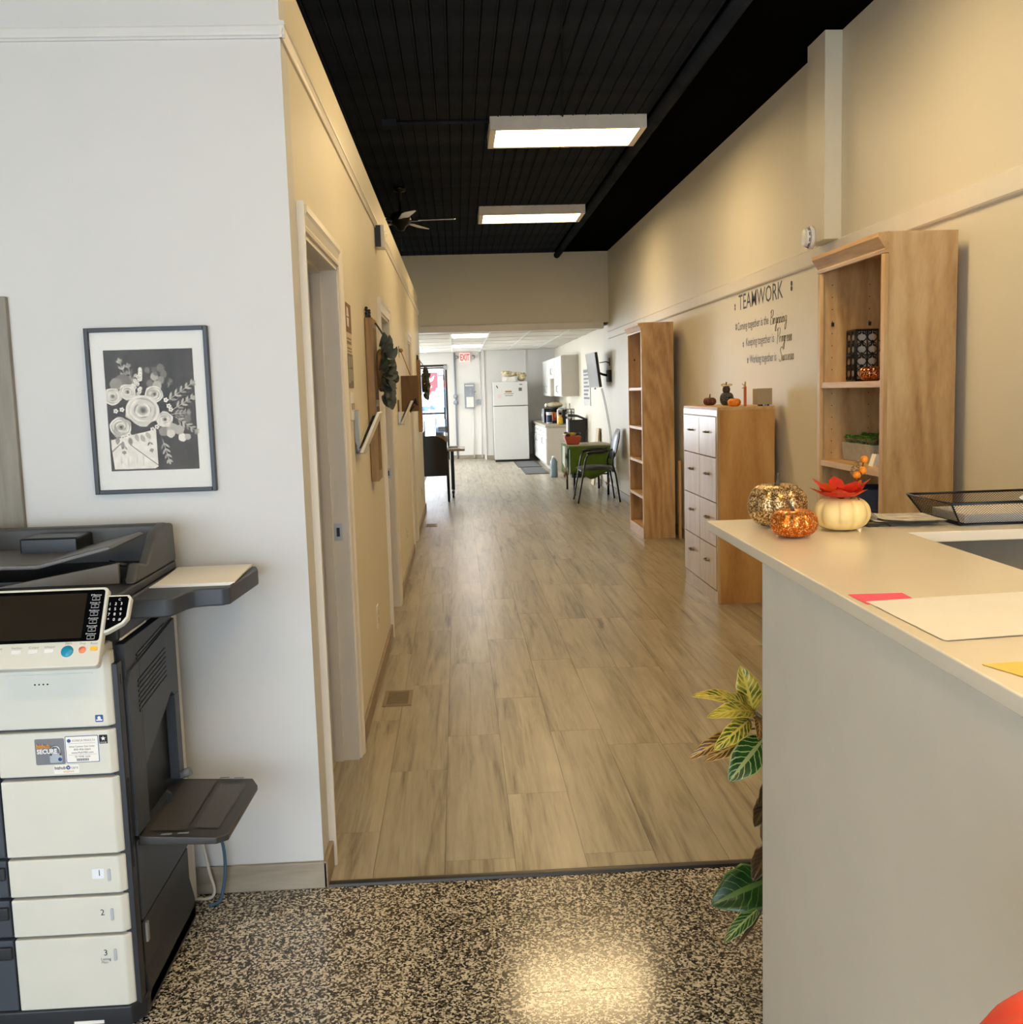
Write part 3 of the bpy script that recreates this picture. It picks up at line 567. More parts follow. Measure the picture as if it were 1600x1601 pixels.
# tilted control panel
o0 = Vector((-1.05, 2.225, 0.935)); ey = Vector((0, 0.105, 0.155)); 
con = fr(o0, (1, 0, 0), ey)
cp = MB().prism(rrect(0, 0.252, 0, 0.187, 0.010), 0.022, con @ Matrix.Translation((0, 0, -0.022))).obj('control_panel', OFFW, pr, bev=0.003)
MB().prism(rrect(0.006, 0.246, 0.058, 0.180, 0.006), 0.0012, con).obj('bezel', GLOSSBLK, cp)
MB().prism(rrect(0.014, 0.207, 0.066, 0.172, 0.001), 0.0016, con).obj('screen', M('screen_off', (40, 34, 26), 0.12), cp)
b = MB()
for i, t in enumerate(('Menu', 'Enlarge Display', 'Guidance', 'Access', 'Interrupt', 'Preview')):
    y = 0.165-i*0.0185; b.text(t[:9], 0.0055, con @ Matrix.Translation((0.2165, y, 0.0018)), 0, fit=0.022)
    b.tube([con @ Vector(p+(0.0018,)) for p in ((0.220, y-0.0105), (0.236, y-0.0105), (0.236, y-0.0025), (0.220, y-0.0025))], 0.0005, 4, closed=True)
    b.text('=', 0.006, con @ Matrix.Translation((0.226, y-0.0085, 0.0018)), 0)
b.obj('key_legends', INKW, cp)
for i, (x, t) in enumerate(((0.020, 'Box'), (0.062, 'Fax/Scan'), (0.098, 'Copy'), (0.132, 'Copy'))):
    MB().prism(rrect(x, x+0.020, 0.034, 0.042, 0.002), 0.002, con).obj('function_key', WHITE, cp)
    MB().text(t if i != 3 else 'U.Keypad', 0.006, con @ Matrix.Translation((x-0.001, 0.046, 0.0006)), 0, fit=0.022).obj('key_text', INKG, cp)
MB().lathe([(0, 0.003), (0.012, 0.003), (0.0135, 0.0)], mat=con @ Matrix.Translation((0.181, 0.036, 0)), n=20).obj('start_key', M('start_blue', (30, 140, 172), 0.35), cp)
MB().lathe([(0, 0.003), (0.007, 0.003), (0.008, 0.0)], mat=con @ Matrix.Translation((0.213, 0.038, 0)), n=16).obj('stop_key', M('stop_orange', (232, 132, 96), 0.4), cp)
MB().prism(rrect(0.230, 0.246, 0.035, 0.044, 0.002), 0.002, con).obj('reset_key', M('reset_yellow', (244, 186, 70), 0.4), cp)
MB().text('Start', 0.008, con @ Matrix.Translation((0.174, 0.052, 0.0006))).text('Stop', 0.007, con @ Matrix.Translation((0.206, 0.051, 0.0006))).text('Reset', 0.007, con @ Matrix.Translation((0.229, 0.050, 0.0006))).obj('key_text', INKG, cp)
kp = MB().prism([(0.252, 0.076), (0.262, 0.080), (0.292, 0.098), (0.302, 0.112), (0.304, 0.160), (0.298, 0.167), (0.252, 0.168)], 0.016, con @ Matrix.Translation((0, 0, -0.020))).obj('keypad', OFFW, pr, bev=0.002)
MB().prism([(0.254, 0.083), (0.262, 0.086), (0.288, 0.101), (0.297, 0.114), (0.299, 0.157), (0.294, 0.163), (0.254, 0.163)], 0.001, con @ Matrix.Translation((0, 0, -0.004))).obj('keypad_face', GLOSSBLK, kp)
b = MB()
for i, t in enumerate('123456789*0#'):
    b.text(t, 0.010, con @ Matrix.Translation((0.259+0.0125*(i % 3), 0.142-0.0125*(i//3), -0.0026)), 0, align='CENTER')
b.text('C', 0.008, con @ Matrix.Translation((0.276, 0.153, -0.0026)), 0).obj('keypad_legends', INKW, kp)
MB().box(-1.05, -0.83, 2.30, 2.42, 0.925, 0.95).obj('panel_neck', OFFW, pr, bev=0.004)
# paper on the side shelf
ps = MB()
for i in range(3): ps.obox(Matrix.Translation((-0.705+0.003*i, 2.795, 1.0255+0.0025*i)) @ Matrix.Rotation(0.02*i, 4, 'Z'), 0.205, 0.285, 0.0024)
tag(ps.obj('paper_stack', PAPER), 'thin stack of white paper on the copier side shelf', 'paper')
# cords between printer and wall
tag(MB().tube(spline([(-0.80, 2.99, 0.34), (-0.775, 2.99, 0.27), (-0.748, 2.99, 0.18), (-0.745, 2.99, 0.10), (-0.755, 2.985, 0.035), (-0.765, 2.975, 0.006), (-0.79, 2.955, 0.006)]), 0.005, 8).obj('network_cable', M('cable_blue', (70, 98, 124), 0.5)), 'blue grey cable looping to the floor behind the copier', 'cable')
tag(MB().tube(spline([(-0.84, 2.985, 0.30), (-0.815, 3.0, 0.2), (-0.795, 3.0, 0.09), (-0.785, 3.005, 0.03), (-0.80, 3.0, 0.006), (-0.86, 3.0, 0.006)]), 0.0045, 8).obj('power_cord', M('cord_white', (214, 206, 190), 0.5)), 'cream white cord dropping to the floor behind the copier', 'cable')
# ================================================================ picture on the front wall
pf = thing('framed_print', 'black framed floral print with white mat above the copier', 'picture', (-0.882, 3.05, 1.236))
PX0, PX1, PZ0, PZ1 = -1.056, -0.709, 1.237, 1.713
FT = 0.012; b = MB(); bk = M('frame_black', (34, 36, 42), 0.4)
for x0, x1, z0, z1 in ((PX0, PX0+FT, PZ0, PZ1), (PX1-FT, PX1, PZ0, PZ1), (PX0+FT, PX1-FT, PZ0, PZ0+FT), (PX0+FT, PX1-FT, PZ1-FT, PZ1)): MB().box(x0, x1, 3.028, 3.05, z0, z1).obj('frame_bar', bk, pf, bev=0.0015)
MB().box(PX0+FT, PX1-FT, 3.040, 3.048, PZ0+FT, PZ1-FT).obj('mat_board', M('mat_white', (222, 220, 213), 0.7, var=0.01), pf)
AX, AZ, AW, AH = -1.008, 1.303, 0.252, 0.347
T = facing_cam((AX, 3.0395, AZ))
art_bg = wood('print_background', (54, 51, 48), (66, 62, 59), (76, 72, 69), axis=2, rough=0.8, rand=0)
art = MB().prism([(0, 0), (AW, 0), (AW, AH), (0, AH)], 0.0004, T).obj('print', art_bg, pf)
cols = [M('art_%d' % i, c, 0.7, var=0.12, nscale=60) for i, c in enumerate([(226, 220, 208), (206, 200, 188), (176, 170, 158), (146, 140, 130), (120, 114, 106), (98, 92, 86), (64, 60, 57)])]
am = MB(); lay = [0.0006]
def nxt(): lay[0] += 0.000006; return lay[0]
def P2(u, v): return (u*AW, (1-v)*AH)     # u, v in the print, v down
def leafp(u, v, ang, L, wd, m):
    L *= 0.72; wd *= 0.72
    x, y = P2(u, v); k = nxt(); ca, sa = math.cos(ang), math.sin(ang); pts = []
    for s_ in (1, -1):
        for i in range(6) if s_ == 1 else range(5, -1, -1):
            t = i/5; a_, b_ = t*L, s_*wd*math.sin(PI*t)**0.8*0.5; pts.append((x+a_*ca-b_*sa, y+a_*sa+b_*ca))
    am.poly(pts, T @ Matrix.Translation((0, 0, k)), m)
def clip(p): return (min(max(p[0], 0), AW), min(max(p[1], 0), AH))
def blob(u, v, rx, ry, m, n=18, wob=0.08, rot=0):
    x, y = P2(u, v); k = nxt(); pts = []
    for i in range(n):
        a = 2*PI*i/n; q = 1+wob*math.sin(5*a+u*40)+wob*0.5*math.sin(9*a+v*30); pts.append(clip((x+rx*q*math.cos(a+rot), y+ry*q*math.sin(a+rot))))
    am.poly(pts, T @ Matrix.Translation((0, 0, k)), m)
def arcband(u, v, r, a0, a1, th, m):
    x, y = P2(u, v); k = nxt(); o_, i_ = [], []
    for i in range(9):
        a = a0+(a1-a0)*i/8; t = th*math.sin(PI*(0.08+0.84*i/8)); o_.append(clip((x+(r+t/2)*math.cos(a), y+(r+t/2)*math.sin(a)*0.92))); i_.append(clip((x+(r-t/2)*math.cos(a), y+(r-t/2)*math.sin(a)*0.92)))
    am.poly(o_+i_[::-1], T @ Matrix.Translation((0, 0, k)), m)
def sprig(u0, v0, u1, v1, n, L, wd, m):
    x0, y0 = P2(u0, v0); x1, y1 = P2(u1, v1); a = math.atan2(y1-y0, x1-x0)
    k = nxt(); nx, ny = -math.sin(a)*0.0007, math.cos(a)*0.0007; am.poly([(x0-nx, y0-ny), (x1-nx, y1-ny), (x1+nx, y1+ny), (x0+nx, y0+ny)], T @ Matrix.Translation((0, 0, k)), 1)
    for i in range(n):
        t = (i+0.8)/n; u, v = u0+(u1-u0)*t, v0+(v1-v0)*t
        leafp(u, v, a+0.65, L*(1.15-0.4*t), wd*0.72, m); leafp(u, v, a-0.65, L*(1.15-0.4*t), wd*0.72, m if i % 2 else min(m+1, 5))
    leafp(u1, v1, a, L*0.7, wd*0.8, m)
def rose(u, v, R, dark=False):
    blob(u, v, R, R*0.95, 1 if not dark else 2); rnd = random.Random(int(u*1000+v*77))
    for r_, m in ((0.92, 0), (0.75, 2), (0.70, 0), (0.54, 1), (0.46, 3), (0.40, 0)):
        for q in range(5):
            a = rnd.random()*6.28; arcband(u, v, R*r_, a, a+1.0+rnd.random()*0.6, R*(0.10 if m in (2, 3) else 0.16), m)
    blob(u+0.004, v, R*0.30, R*0.28, 2); blob(u+0.006, v, R*0.18, R*0.18, 4); blob(u+0.006, v, R*0.08, R*0.08, 6)
# stems and leaves behind
sprig(0.30, 0.36, 0.18, 0.10, 5, 0.028, 0.013, 2); sprig(0.33, 0.35, 0.27, 0.14, 4, 0.026, 0.013, 3)
for u, v, r, m in ((0.48, 0.17, 0.008, 4), (0.56, 0.17, 0.009, 5), (0.63, 0.155, 0.011, 4), (0.555, 0.225, 0.011, 2), (0.66, 0.205, 0.010, 4), (0.625, 0.255, 0.010, 3), (0.50, 0.28, 0.010, 4), (0.58, 0.30, 0.013, 2), (0.57, 0.20, 0.006, 4)): blob(u, v, r, r*1.1, m, wob=0.03)
sprig(0.66, 0.44, 0.97, 0.29, 5, 0.030, 0.013, 2); sprig(0.70, 0.32, 0.73, 0.27, 2, 0.02, 0.010, 4); sprig(0.74, 0.50, 0.96, 0.41, 4, 0.028, 0.013, 2)
sprig(0.72, 0.54, 0.90, 0.53, 4, 0.026, 0.013, 3); sprig(0.76, 0.56, 0.98, 0.68, 5, 0.028, 0.012, 2); sprig(0.60, 0.74, 0.66, 0.92, 4, 0.028, 0.012, 2)
for u, v, r, m in ((0.62, 0.68, 0.014, 3), (0.72, 0.66, 0.017, 2), (0.80, 0.67, 0.014, 2), (0.70, 0.70, 0.012, 1), (0.83, 0.735, 0.012, 0), (0.89, 0.73, 0.009, 2), (0.90, 0.58, 0.010, 4), (0.20, 0.26, 0.022, 4), (0.12, 0.28, 0.018, 3)): blob(u, v, r, r, m, wob=0.06)
# envelope
k = nxt(); am.poly([P2(0.02, 0.80), P2(0.04, 0.985), P2(0.50, 0.985), P2(0.535, 0.97), P2(0.535, 0.66), P2(0.02, 0.74)], T @ Matrix.Translation((0, 0, k)), 0)
k = nxt(); am.poly([P2(0.02, 0.83), P2(0.13, 0.765), P2(0.13, 0.775), P2(0.025, 0.845)], T @ Matrix.Translation((0, 0, k)), 3); am.poly([P2(0.23, 0.775), P2(0.535, 0.955), P2(0.535, 0.965), P2(0.225, 0.783)], T @ Matrix.Translation((0, 0, k)), 3); am.poly([P2(0.04, 0.985), P2(0.50, 0.985), P2(0.50, 0.992), P2(0.04, 0.992)], T @ Matrix.Translation((0, 0, k)), 5)
for u in (0.12, 0.2, 0.30, 0.37): leafp(u, 0.96, PI/2, 0.045, 0.006, 1)
for u, v in ((0.15, 0.75), (0.23, 0.72), (0.30, 0.69), (0.10, 0.71), (0.42, 0.68), (0.36, 0.70)): leafp(u, v, 4.4+u*2, 0.034, 0.018, 3 if u < 0.3 else 2)
sprig(0.44, 0.72, 0.47, 0.83, 2, 0.018, 0.010, 3); sprig(0.17, 0.76, 0.16, 0.84, 2, 0.018, 0.010, 3)
# lilac column, little flowers, roses
rnd = random.Random(5)
for i in range(26):
    t = i/26; u = 0.40-0.05*math.sin(t*2)+rnd.uniform(-0.045, 0.045)*(0.4+t); v = 0.16+t*0.22; blob(u, v, 0.0055, 0.0055, 0 if i % 3 else 1, 10, 0.25); blob(u, v, 0.0015, 0.0015, 5, 6, 0)
rose(0.07, 0.38, 0.026); rose(0.24, 0.345, 0.024); rose(0.54, 0.37, 0.026, True); rose(0.14, 0.635, 0.031, True); rose(0.64, 0.58, 0.024); rose(0.40, 0.50, 0.048)
for u, v in ((0.70, 0.47), (0.67, 0.42), (0.72, 0.50), (0.10, 0.50), (0.17, 0.49), (0.23, 0.70), (0.16, 0.72), (0.50, 0.66), (0.55, 0.64)):
    for q in range(5): leafp(u, v, q*1.256, 0.011, 0.008, 0)
    blob(u, v, 0.002, 0.002, 4, 8, 0)
am.obj('floral_ink', cols, art)
MB().box(PX0+FT, PX1-FT, 3.0345, 3.0355, PZ0+FT, PZ1-FT).obj('glazing', FINEGLASS, pf)
# rustic board at the left edge
gb = wood('weathered_board', (108, 102, 92), (132, 126, 114), (150, 144, 132), axis=2, rough=0.7)
rs = thing('rustic_frame', 'grey weathered wooden board on the white wall beside the floral print', 'wall frame', (-1.45, 3.05, 1.14))
MB().box(-1.352, -1.265, 3.030, 3.05, 1.135, 1.808).obj('frame_board', gb, rs, bev=0.002)
MB().box(-1.70, -1.352, 3.036, 3.05, 1.135, 1.225).obj('frame_board', gb, rs, bev=0.002); MB().box(-1.70, -1.352, 3.036, 3.05, 1.718, 1.808).obj('frame_board', gb, rs, bev=0.002)
MB().box(-1.787, -1.70, 3.030, 3.05, 1.135, 1.808).obj('frame_board', gb, rs, bev=0.002); MB().box(-1.70, -1.352, 3.040, 3.049, 1.225, 1.718).obj('frame_panel', WHITE, rs)
# ================================================================ left wall decor
OAK = wood('oak_frame', (104, 76, 38), (134, 102, 54), (154, 122, 70), axis=2); RUST = wood('rustic_brown', (72, 52, 28), (94, 70, 40), (112, 86, 52), axis=2, rough=0.7)
LEAFD = M('wreath_leaf', (70, 76, 72), 0.6, var=0.25, nscale=20); LEAFG = M('wreath_green', (70, 108, 58), 0.6, var=0.2, nscale=20); RIBB = M('ribbon_grey', (48, 44, 42), 0.7)
ps_ = thing('wall_poster', 'narrow brown and grey poster with a white cross window on the left wall', 'poster', (LX, 4.53, 1.535))
T = facing_right((LX+0.001, 4.41, 1.535))
def rect(mb, T, x0, x1, y0, y1, z, m): mb.poly([(x0, y0), (x1, y0), (x1, y1), (x0, y1)], T @ Matrix.Translation((0, 0, z)), m)
MB().prism([(0, 0), (0.235, 0), (0.235, 0.36), (0, 0.36)], 0.003, T).obj('sheet', M('poster_cream', (206, 190, 160), 0.6), ps_)
b = MB(); rect(b, T, 0, 0.235, 0.235, 0.36, 0.0035, 0); rect(b, T, 0, 0.235, 0, 0.145, 0.0035, 1)
b.poly([(0.06, 0.262), (0.12, 0.258), (0.14, 0.30), (0.12, 0.34), (0.06, 0.345), (0.045, 0.30)], T @ Matrix.Translation((0, 0, 0.004)), 2); rect(b, T, 0.045, 0.14, 0.298, 0.303, 0.0045, 0); rect(b, T, 0.09, 0.095, 0.26, 0.343, 0.0045, 0)
for y, h_, n_ in ((0.205, 0.008, 4), (0.185, 0.014, 3), (0.165, 0.006, 5), (0.152, 0.006, 5)):
    for i in range(n_): rect(b, T, 0.03+i*0.175/n_, 0.03+(i+0.75)*0.175/n_, y, y+h_, 0.004, 3)
for x, y, w_, h_ in ((0.03, 0.02, 0.08, 0.06), (0.12, 0.03, 0.09, 0.05), (0.04, 0.085, 0.07, 0.05), (0.13, 0.09, 0.07, 0.045)): rect(b, T, x, x+w_, y, y+h_, 0.004, 4)
b.obj('poster_print', [M('poster_brown', (120, 82, 44), 0.6), M('poster_grey', (108, 102, 92), 0.6), WHITE, M('poster_ink', (96, 80, 60), 0.6), M('poster_midgrey', (150, 144, 132), 0.6)], ps_)
pl = thing('light_switch', 'small cream switch plate below the brown poster on the left wall', 'switch', (LX, 4.55, 1.40)); MB().box(LX, LX+0.005, 4.47, 4.59, 1.395, 1.515).obj('plate', W_TRIM, pl, bev=0.002)
for y in (4.495, 4.535, 4.575): MB().box(LX+0.005, LX+0.010, y-0.006, y+0.006, 1.44, 1.468).obj('toggle', M('toggle_tan', (176, 160, 130), 0.5) if 'toggle_tan' not in MATS else MATS['toggle_tan'], pl)
def holder(y, z, label):
    h = thing('brochure_holder', label, 'brochure holder', (LX, y+0.12, z), world=False, group='clear brochure holders on the left wall')
    h.location = (LX, y, z)
    MB().box(0, 0.003, 0, 0.24, 0, 0.19).obj('back_plate', ACRYL, h)
    MB().prism([(0.006, 0), (0.016, 0), (0.105, 0.178), (0.102, 0.180), (0.012, 0.004)], -0.24, fr((0, 0, 0), (1, 0, 0), (0, 0, 1))).obj('front_plate', ACRYL, h)
    MB().box(0, 0.045, 0, 0.24, -0.004, 0).obj('bottom_plate', ACRYL, h)
    MB().prism([(0.003, 0), (0.016, 0), (0.105, 0.178), (0.07, 0.178)], 0.003, fr((0, 0.0, 0), (1, 0, 0), (0, 0, 1))).obj('side_plate', ACRYL, h)
    MB().prism([(0.020, 0.003), (0.034, 0.003), (0.115, 0.176), (0.104, 0.180)], -0.215, fr((0, 0.012, 0), (1, 0, 0), (0, 0, 1))).obj('leaflets', PAPER, h)
    MB().prism([(0.028, 0.02), (0.030, 0.02), (0.096, 0.165), (0.094, 0.165)], -0.21, fr((-0.012, 0.014, 0), (1, 0, 0), (0, 0, 1))).obj('dark_leaflet', M('leaflet_dark', (70, 60, 50), 0.6) if 'leaflet_dark' not in MATS else MATS['leaflet_dark'], h)
    return h
holder(4.60, 1.245, 'clear brochure holder with white leaflets below the poster near the first door')
holder(8.0, 1.27, 'clear brochure holder below the hanging rustic sign on the left wall')
# wooden window frames with wreaths
def leafmesh(L, W, mt, cup=0.2):
    def fn(u, v):
        w_ = W*math.sin(PI*min(1, v*0.92+0.06))**0.7; x = (u-0.5)*w_; return (x, v*L, cup*L*(v*(1-v))*1.2 + abs(x)*0.5)
    return MB().grid(fn, 2, 5, 0, True).mesh('leaf', mt)
LM1 = leafmesh(0.085, 0.055, LEAFD); LM2 = leafmesh(0.05, 0.03, LEAFG)
def windowframe(y0, label, wlabel):
    f = thing('window_frame_decor', label, 'wall frame', (LX, y0+0.13, 1.06), group='wooden window frames on the left wall'); W_, z0, z1 = 0.26, 1.055, 1.895
    for a, c2, q0, q1 in ((y0, y0+0.04, z0, z1), (y0+W_-0.04, y0+W_, z0, z1), (y0+0.04, y0+W_-0.04, z0, z0+0.05), (y0+0.04, y0+W_-0.04, z1-0.05, z1), (y0+0.04, y0+W_-0.04, 1.44, 1.475), (y0+W_/2-0.01, y0+W_/2+0.01, z0+0.05, 1.44), (y0+W_/2-0.01, y0+W_/2+0.01, 1.475, z1-0.05)):
        MB().box(LX+0.002, LX+0.042, a, c2, q0, q1).obj('frame_bar', OAK, f, bev=0.003)
    for yy in (y0+0.03, y0+0.20):
        b = MB(); b.box(LX+0.004, LX+0.020, yy-0.004, yy+0.004, z1, z1+0.03)
        for q in range(5): a = q*1.256+0.3; b.ball((LX+0.012, yy+0.014*math.cos(a), z1+0.035+0.014*math.sin(a)), 0.009, 8)
        b.obj('iron_hook', BLACKM, f)
    wr_ = thing('wreath', wlabel, 'wreath', (LX+0.05, y0+0.13, 1.48), group='leafy wreaths hung on the wooden frames')
    cy, cz, cx = y0+0.13, 1.628, LX+0.065; R = 0.10
    MB().tube([(cx, cy+R*math.cos(a), cz+R*math.sin(a)) for a in [2*PI*i/24 for i in range(24)]], 0.013, 8, closed=True).obj('ring', RUST, wr_)
    MB().tube(spline([(LX+0.046, cy, z1-0.02), (LX+0.060, cy, z1-0.04), (LX+0.090, cy, cz+R+0.07), (LX+0.098, cy, cz+R-0.01)]), 0.0045, 8).obj('ribbon', RIBB, wr_)
    rn = random.Random(3)
    for i in range(66):
        a = 2*PI*i/66*3+rn.random(); big = i % 4 != 3; rr = R+rn.uniform(-0.03, 0.035)
        p = Vector((cx+rn.uniform(0.0, 0.035), cy+rr*math.cos(a), cz+rr*math.sin(a)))
        dl = Vector((rn.uniform(0.1, 0.7), math.cos(a)*0.7+rn.uniform(-.5, .5), math.sin(a)*0.7+rn.uniform(-.5, .5))).normalized(); nl = Vector((rn.uniform(0.2, 1), rn.uniform(-1, -0.2), rn.uniform(-.4, .6)))
        ex_ = dl.cross(nl).normalized(); mt = fr(p, ex_, dl)
        inst(LM1 if big else LM2, 'leaf', wr_, mt)
windowframe(5.36, 'oak window frame with iron hooks hanging near the first doorway', 'dark leafy wreath hung by a ribbon on the nearer wooden frame')
windowframe(12.15, 'brown window frame hanging near the far end of the left wall', 'dark round wreath on the farther wooden frame')
# hanging sign on its bracket
hs_ = thing('hanging_sign', 'brown wooden sign hanging from a rope with a black bow', 'sign', (LX+0.1, 8.5, 1.35))
MB().box(LX+0.006, LX+0.148, 8.49, 8.51, 1.36, 1.65).obj('board', RUST, hs_, bev=0.003)
MB().box(LX, LX+0.004, 8.47, 8.53, 1.80, 1.89).obj('hook_plate', BRONZE, hs_); MB().ball((LX+0.018, 8.5, 1.855), (0.018, 0.02, 0.018), 10).obj('knot', M('rope', (150, 116, 70), 0.8), hs_)
MB().tube([(LX+0.018, 8.5, 1.85), (LX+0.085, 8.5, 1.655)], 0.004, 6).obj('rope', MATS['rope'], hs_)
rn = random.Random(9)
for i in range(16):
    a = rn.uniform(-0.5, 0.5)+(-0.5 if i % 2 else 2.6); p = Vector((LX+0.105, 8.484, 1.43)); q = p+Vector((0.035*math.cos(a+1.0), -0.02-rn.random()*0.02, 0.085*math.sin(a+1.0)-0.03))
    MB().tube([p, (p+q)/2+Vector((0.006, -0.01, 0.01)), q], [0.004, 0.009, 0.002], 6).obj('bow_loop', BLACK, hs_)
# alarm box, outlets
al = thing('alarm_box', 'small cream and black alarm box on the left wall moulding', 'alarm', (LX, 6.45, 2.39))
MB().box(LX+0.001, LX+0.035, 6.38, 6.40, 2.39, 2.515).obj('back_box', BLACK, al); MB().box(LX+0.001, LX+0.055, 6.40, 6.52, 2.385, 2.52).obj('front_box', W_TRIM, al, bev=0.006); MB().ball((LX+0.056, 6.46, 2.47), (0.012, 0.025, 0.02), 10).obj('strobe_lens', ACRYL, al)
for i, (y, t) in enumerate(((5.35, 'wall outlet low on the left wall below the nearer oak frame'), (8.55, 'wall outlet low on the left wall past the second doorway'), (12.2, 'wall outlet low on the left wall at its far end'))):
    o = thing('wall_outlet', t, 'outlet', (LX, y, 0.29), group='outlets on the left wall'); MB().box(LX, LX+0.006, y-0.036, y+0.036, 0.285, 0.405).obj('plate', W_TRIM, o, bev=0.002)
    for z in (0.325, 0.365): MB().box(LX+0.005, LX+0.009, y-0.016, y+0.016, z-0.014, z+0.014).obj('socket', M('socket_tan', (196, 182, 152), 0.5) if 'socket_tan' not in MATS else MATS['socket_tan'], o, bev=0.002)
# floor vents
VENT = M('vent_brown', (140, 122, 92), 0.4, 0.3)
for i, (y, t) in enumerate(((4.87, 'tan floor register beside the left wall near the first door'), (11.60, 'small floor register beside the left wall near the bright floor'))):
    v = thing('floor_vent', t, 'floor vent', (-0.345, y+0.13, 0), group='floor registers along the left wall')
    MB().box(-0.415, -0.275, y, y+0.02, 0, 0.004).box(-0.415, -0.275, y+0.24, y+0.26, 0, 0.004).box(-0.415, -0.397, y+0.02, y+0.24, 0, 0.004).box(-0.293, -0.275, y+0.02, y+0.24, 0, 0.004).obj('rim', VENT, v)
    MB().box(-0.397, -0.293, y+0.02, y+0.24, 0.0002, 0.001).obj('dark_opening', BLACK, v)
    for k in range(11): MB().box(-0.397, -0.293, y+0.027+k*0.02, y+0.036+k*0.02, 0.001, 0.0035).obj('slat', VENT, v)
# ================================================================ ceiling things
FIXE = emitter('fixture_lens', (1.0, 0.73, 0.385), FIX_STRENGTH); FIXH = M('fixture_white', (226, 220, 208), 0.45)
def fixture(y0, label, x0=0.30):
    f = thing('ceiling_light', label, 'ceiling light', (0.86, y0+0.29, 3.335), world=False, group='box lights on the black ceiling'); f.location = (x0, y0, 3.335)
    W_, D_, H_ = 1.115, 0.575, 0.095
    MB().box(0, W_, 0, 0.02, 0, H_).box(0, W_, D_-0.02, D_, 0, H_).box(0, 0.02, 0.02, D_-0.02, 0, H_).box(W_-0.02, W_, 0.02, D_-0.02, 0, H_).box(0.02, W_-0.02, 0.02, D_-0.02, H_-0.02, H_-0.001).obj('housing', FIXH, f)
    MB().box(0.02, W_-0.02, 0.02, D_-0.02, 0.006, 0.014).obj('lens', FIXE, f)
    MB().box(0.02, 0.045, 0.02, D_-0.02, 0.0, 0.005).box(W_-0.045, W_-0.02, 0.02, D_-0.02, 0, 0.005).box(0.045, W_-0.045, 0.02, 0.035, 0, 0.005).box(0.045, W_-0.045, D_-0.035, D_-0.02, 0, 0.005).obj('lens_frame', FIXH, f)
fixture(7.52, 'nearer of the two lit box lights on the black ceiling'); fixture(11.05, 'farther of the two lit box lights on the black ceiling')
fixture(3.95, 'lit box light on the black ceiling above the reception counter'); fixture(0.35, 'lit box light on the black ceiling over the entry beside the counter'); fixture(-1.0, 'lit box light on the black ceiling over the entry near the storefront', -1.4)  # last fixture is out of view, added to warm the counter panel
fn_ = thing('ceiling_fan', 'ceiling fan with pale blades beyond the top of the left wall', 'ceiling fan', (-0.47, 9.97, 3.43))
fc = (-0.47, 9.97)
MB().lathe([(0, 0), (0.065, 0), (0.055, -0.04), (0.015, -0.05), (0.015, -0.22), (0.05, -0.23), (0.09, -0.25), (0.10, -0.30), (0.085, -0.34), (0.05, -0.365), (0.03, -0.40), (0, -0.405)], (fc[0], fc[1], CZ)).obj('motor', BLACKM, fn_)
BL = M('fan_blade', (226, 228, 230), 0.3)
for k in range(5):
    a = math.radians(-6+72*k); R_ = Matrix.Translation((fc[0], fc[1], 3.115)) @ Matrix.Rotation(a, 4, 'Z')
    bl = MB().prism([(0.17, -0.05), (0.48, -0.068), (0.515, -0.045), (0.515, 0.045), (0.48, 0.068), (0.17, 0.05)], 0.006, R_ @ Matrix.Rotation(0.2, 4, 'X')).obj('blade', BL, fn_, bev=0.001)
    MB().obox(R_ @ Matrix.Translation((0.13, 0, 0)), 0.12, 0.03, 0.008).obj('blade_iron', BLACKM, bl)
MB().tube([(fc[0], fc[1], 3.03), (fc[0], fc[1], 2.86)], 0.0015, 5).ball((fc[0], fc[1], 2.85), 0.008, 8).obj('pull_chain', BRONZE, fn_)
tag(MB().tube([(0.30, 7.60, CZ-0.02), (-0.40, 7.60, CZ-0.02)], 0.012, 8).box(-0.46, -0.36, 7.55, 7.65, CZ-0.05, CZ-0.004).obj('conduit', CEIL_BLACK), 'black conduit with a junction box left of the nearer ceiling light', 'conduit')
tag(MB().tube([(0.815, 7.52, CZ-0.012), (0.587, 5.35, CZ-0.012), (0.33, 2.9, CZ-0.012)], 0.006, 6).obj('ceiling_wire', CEIL_BLACK), 'thin black wire on the ceiling leading to the nearer light', 'wire')
tag(MB().tube([(1.475, -3.2, CZ-0.045), (1.475, 14.78, CZ-0.045)], 0.045, 12).obj('ceiling_pipe', CEIL_BLACK), 'long black pipe running along the ceiling on the right', 'pipe')
# ================================================================ right wall: lettering and detector
VIN = M('vinyl_black', (40, 32, 24), 0.5)
td = thing('wall_lettering', 'black TEAMWORK lettering on the right wall above the filing cabinet', 'wall lettering', (RX, 7.4, 1.66))
def wt(y, z): return facing_left((RX-0.0015, y, z))
MB().text('TEAMWORK', 0.165, wt(7.985, 2.068), 0, fit=1.09, bold=0.0005).obj('headline', VIN, td)
for t, y, z, f_ in (('Coming together is the', 8.02, 1.915, 0.80), ('Keeping together is', 7.78, 1.785, 0.69), ('Working together is', 7.68, 1.655, 0.64)):
    MB().text(t, 0.088, wt(y, z), 0, fit=f_).obj('line', VIN, td)
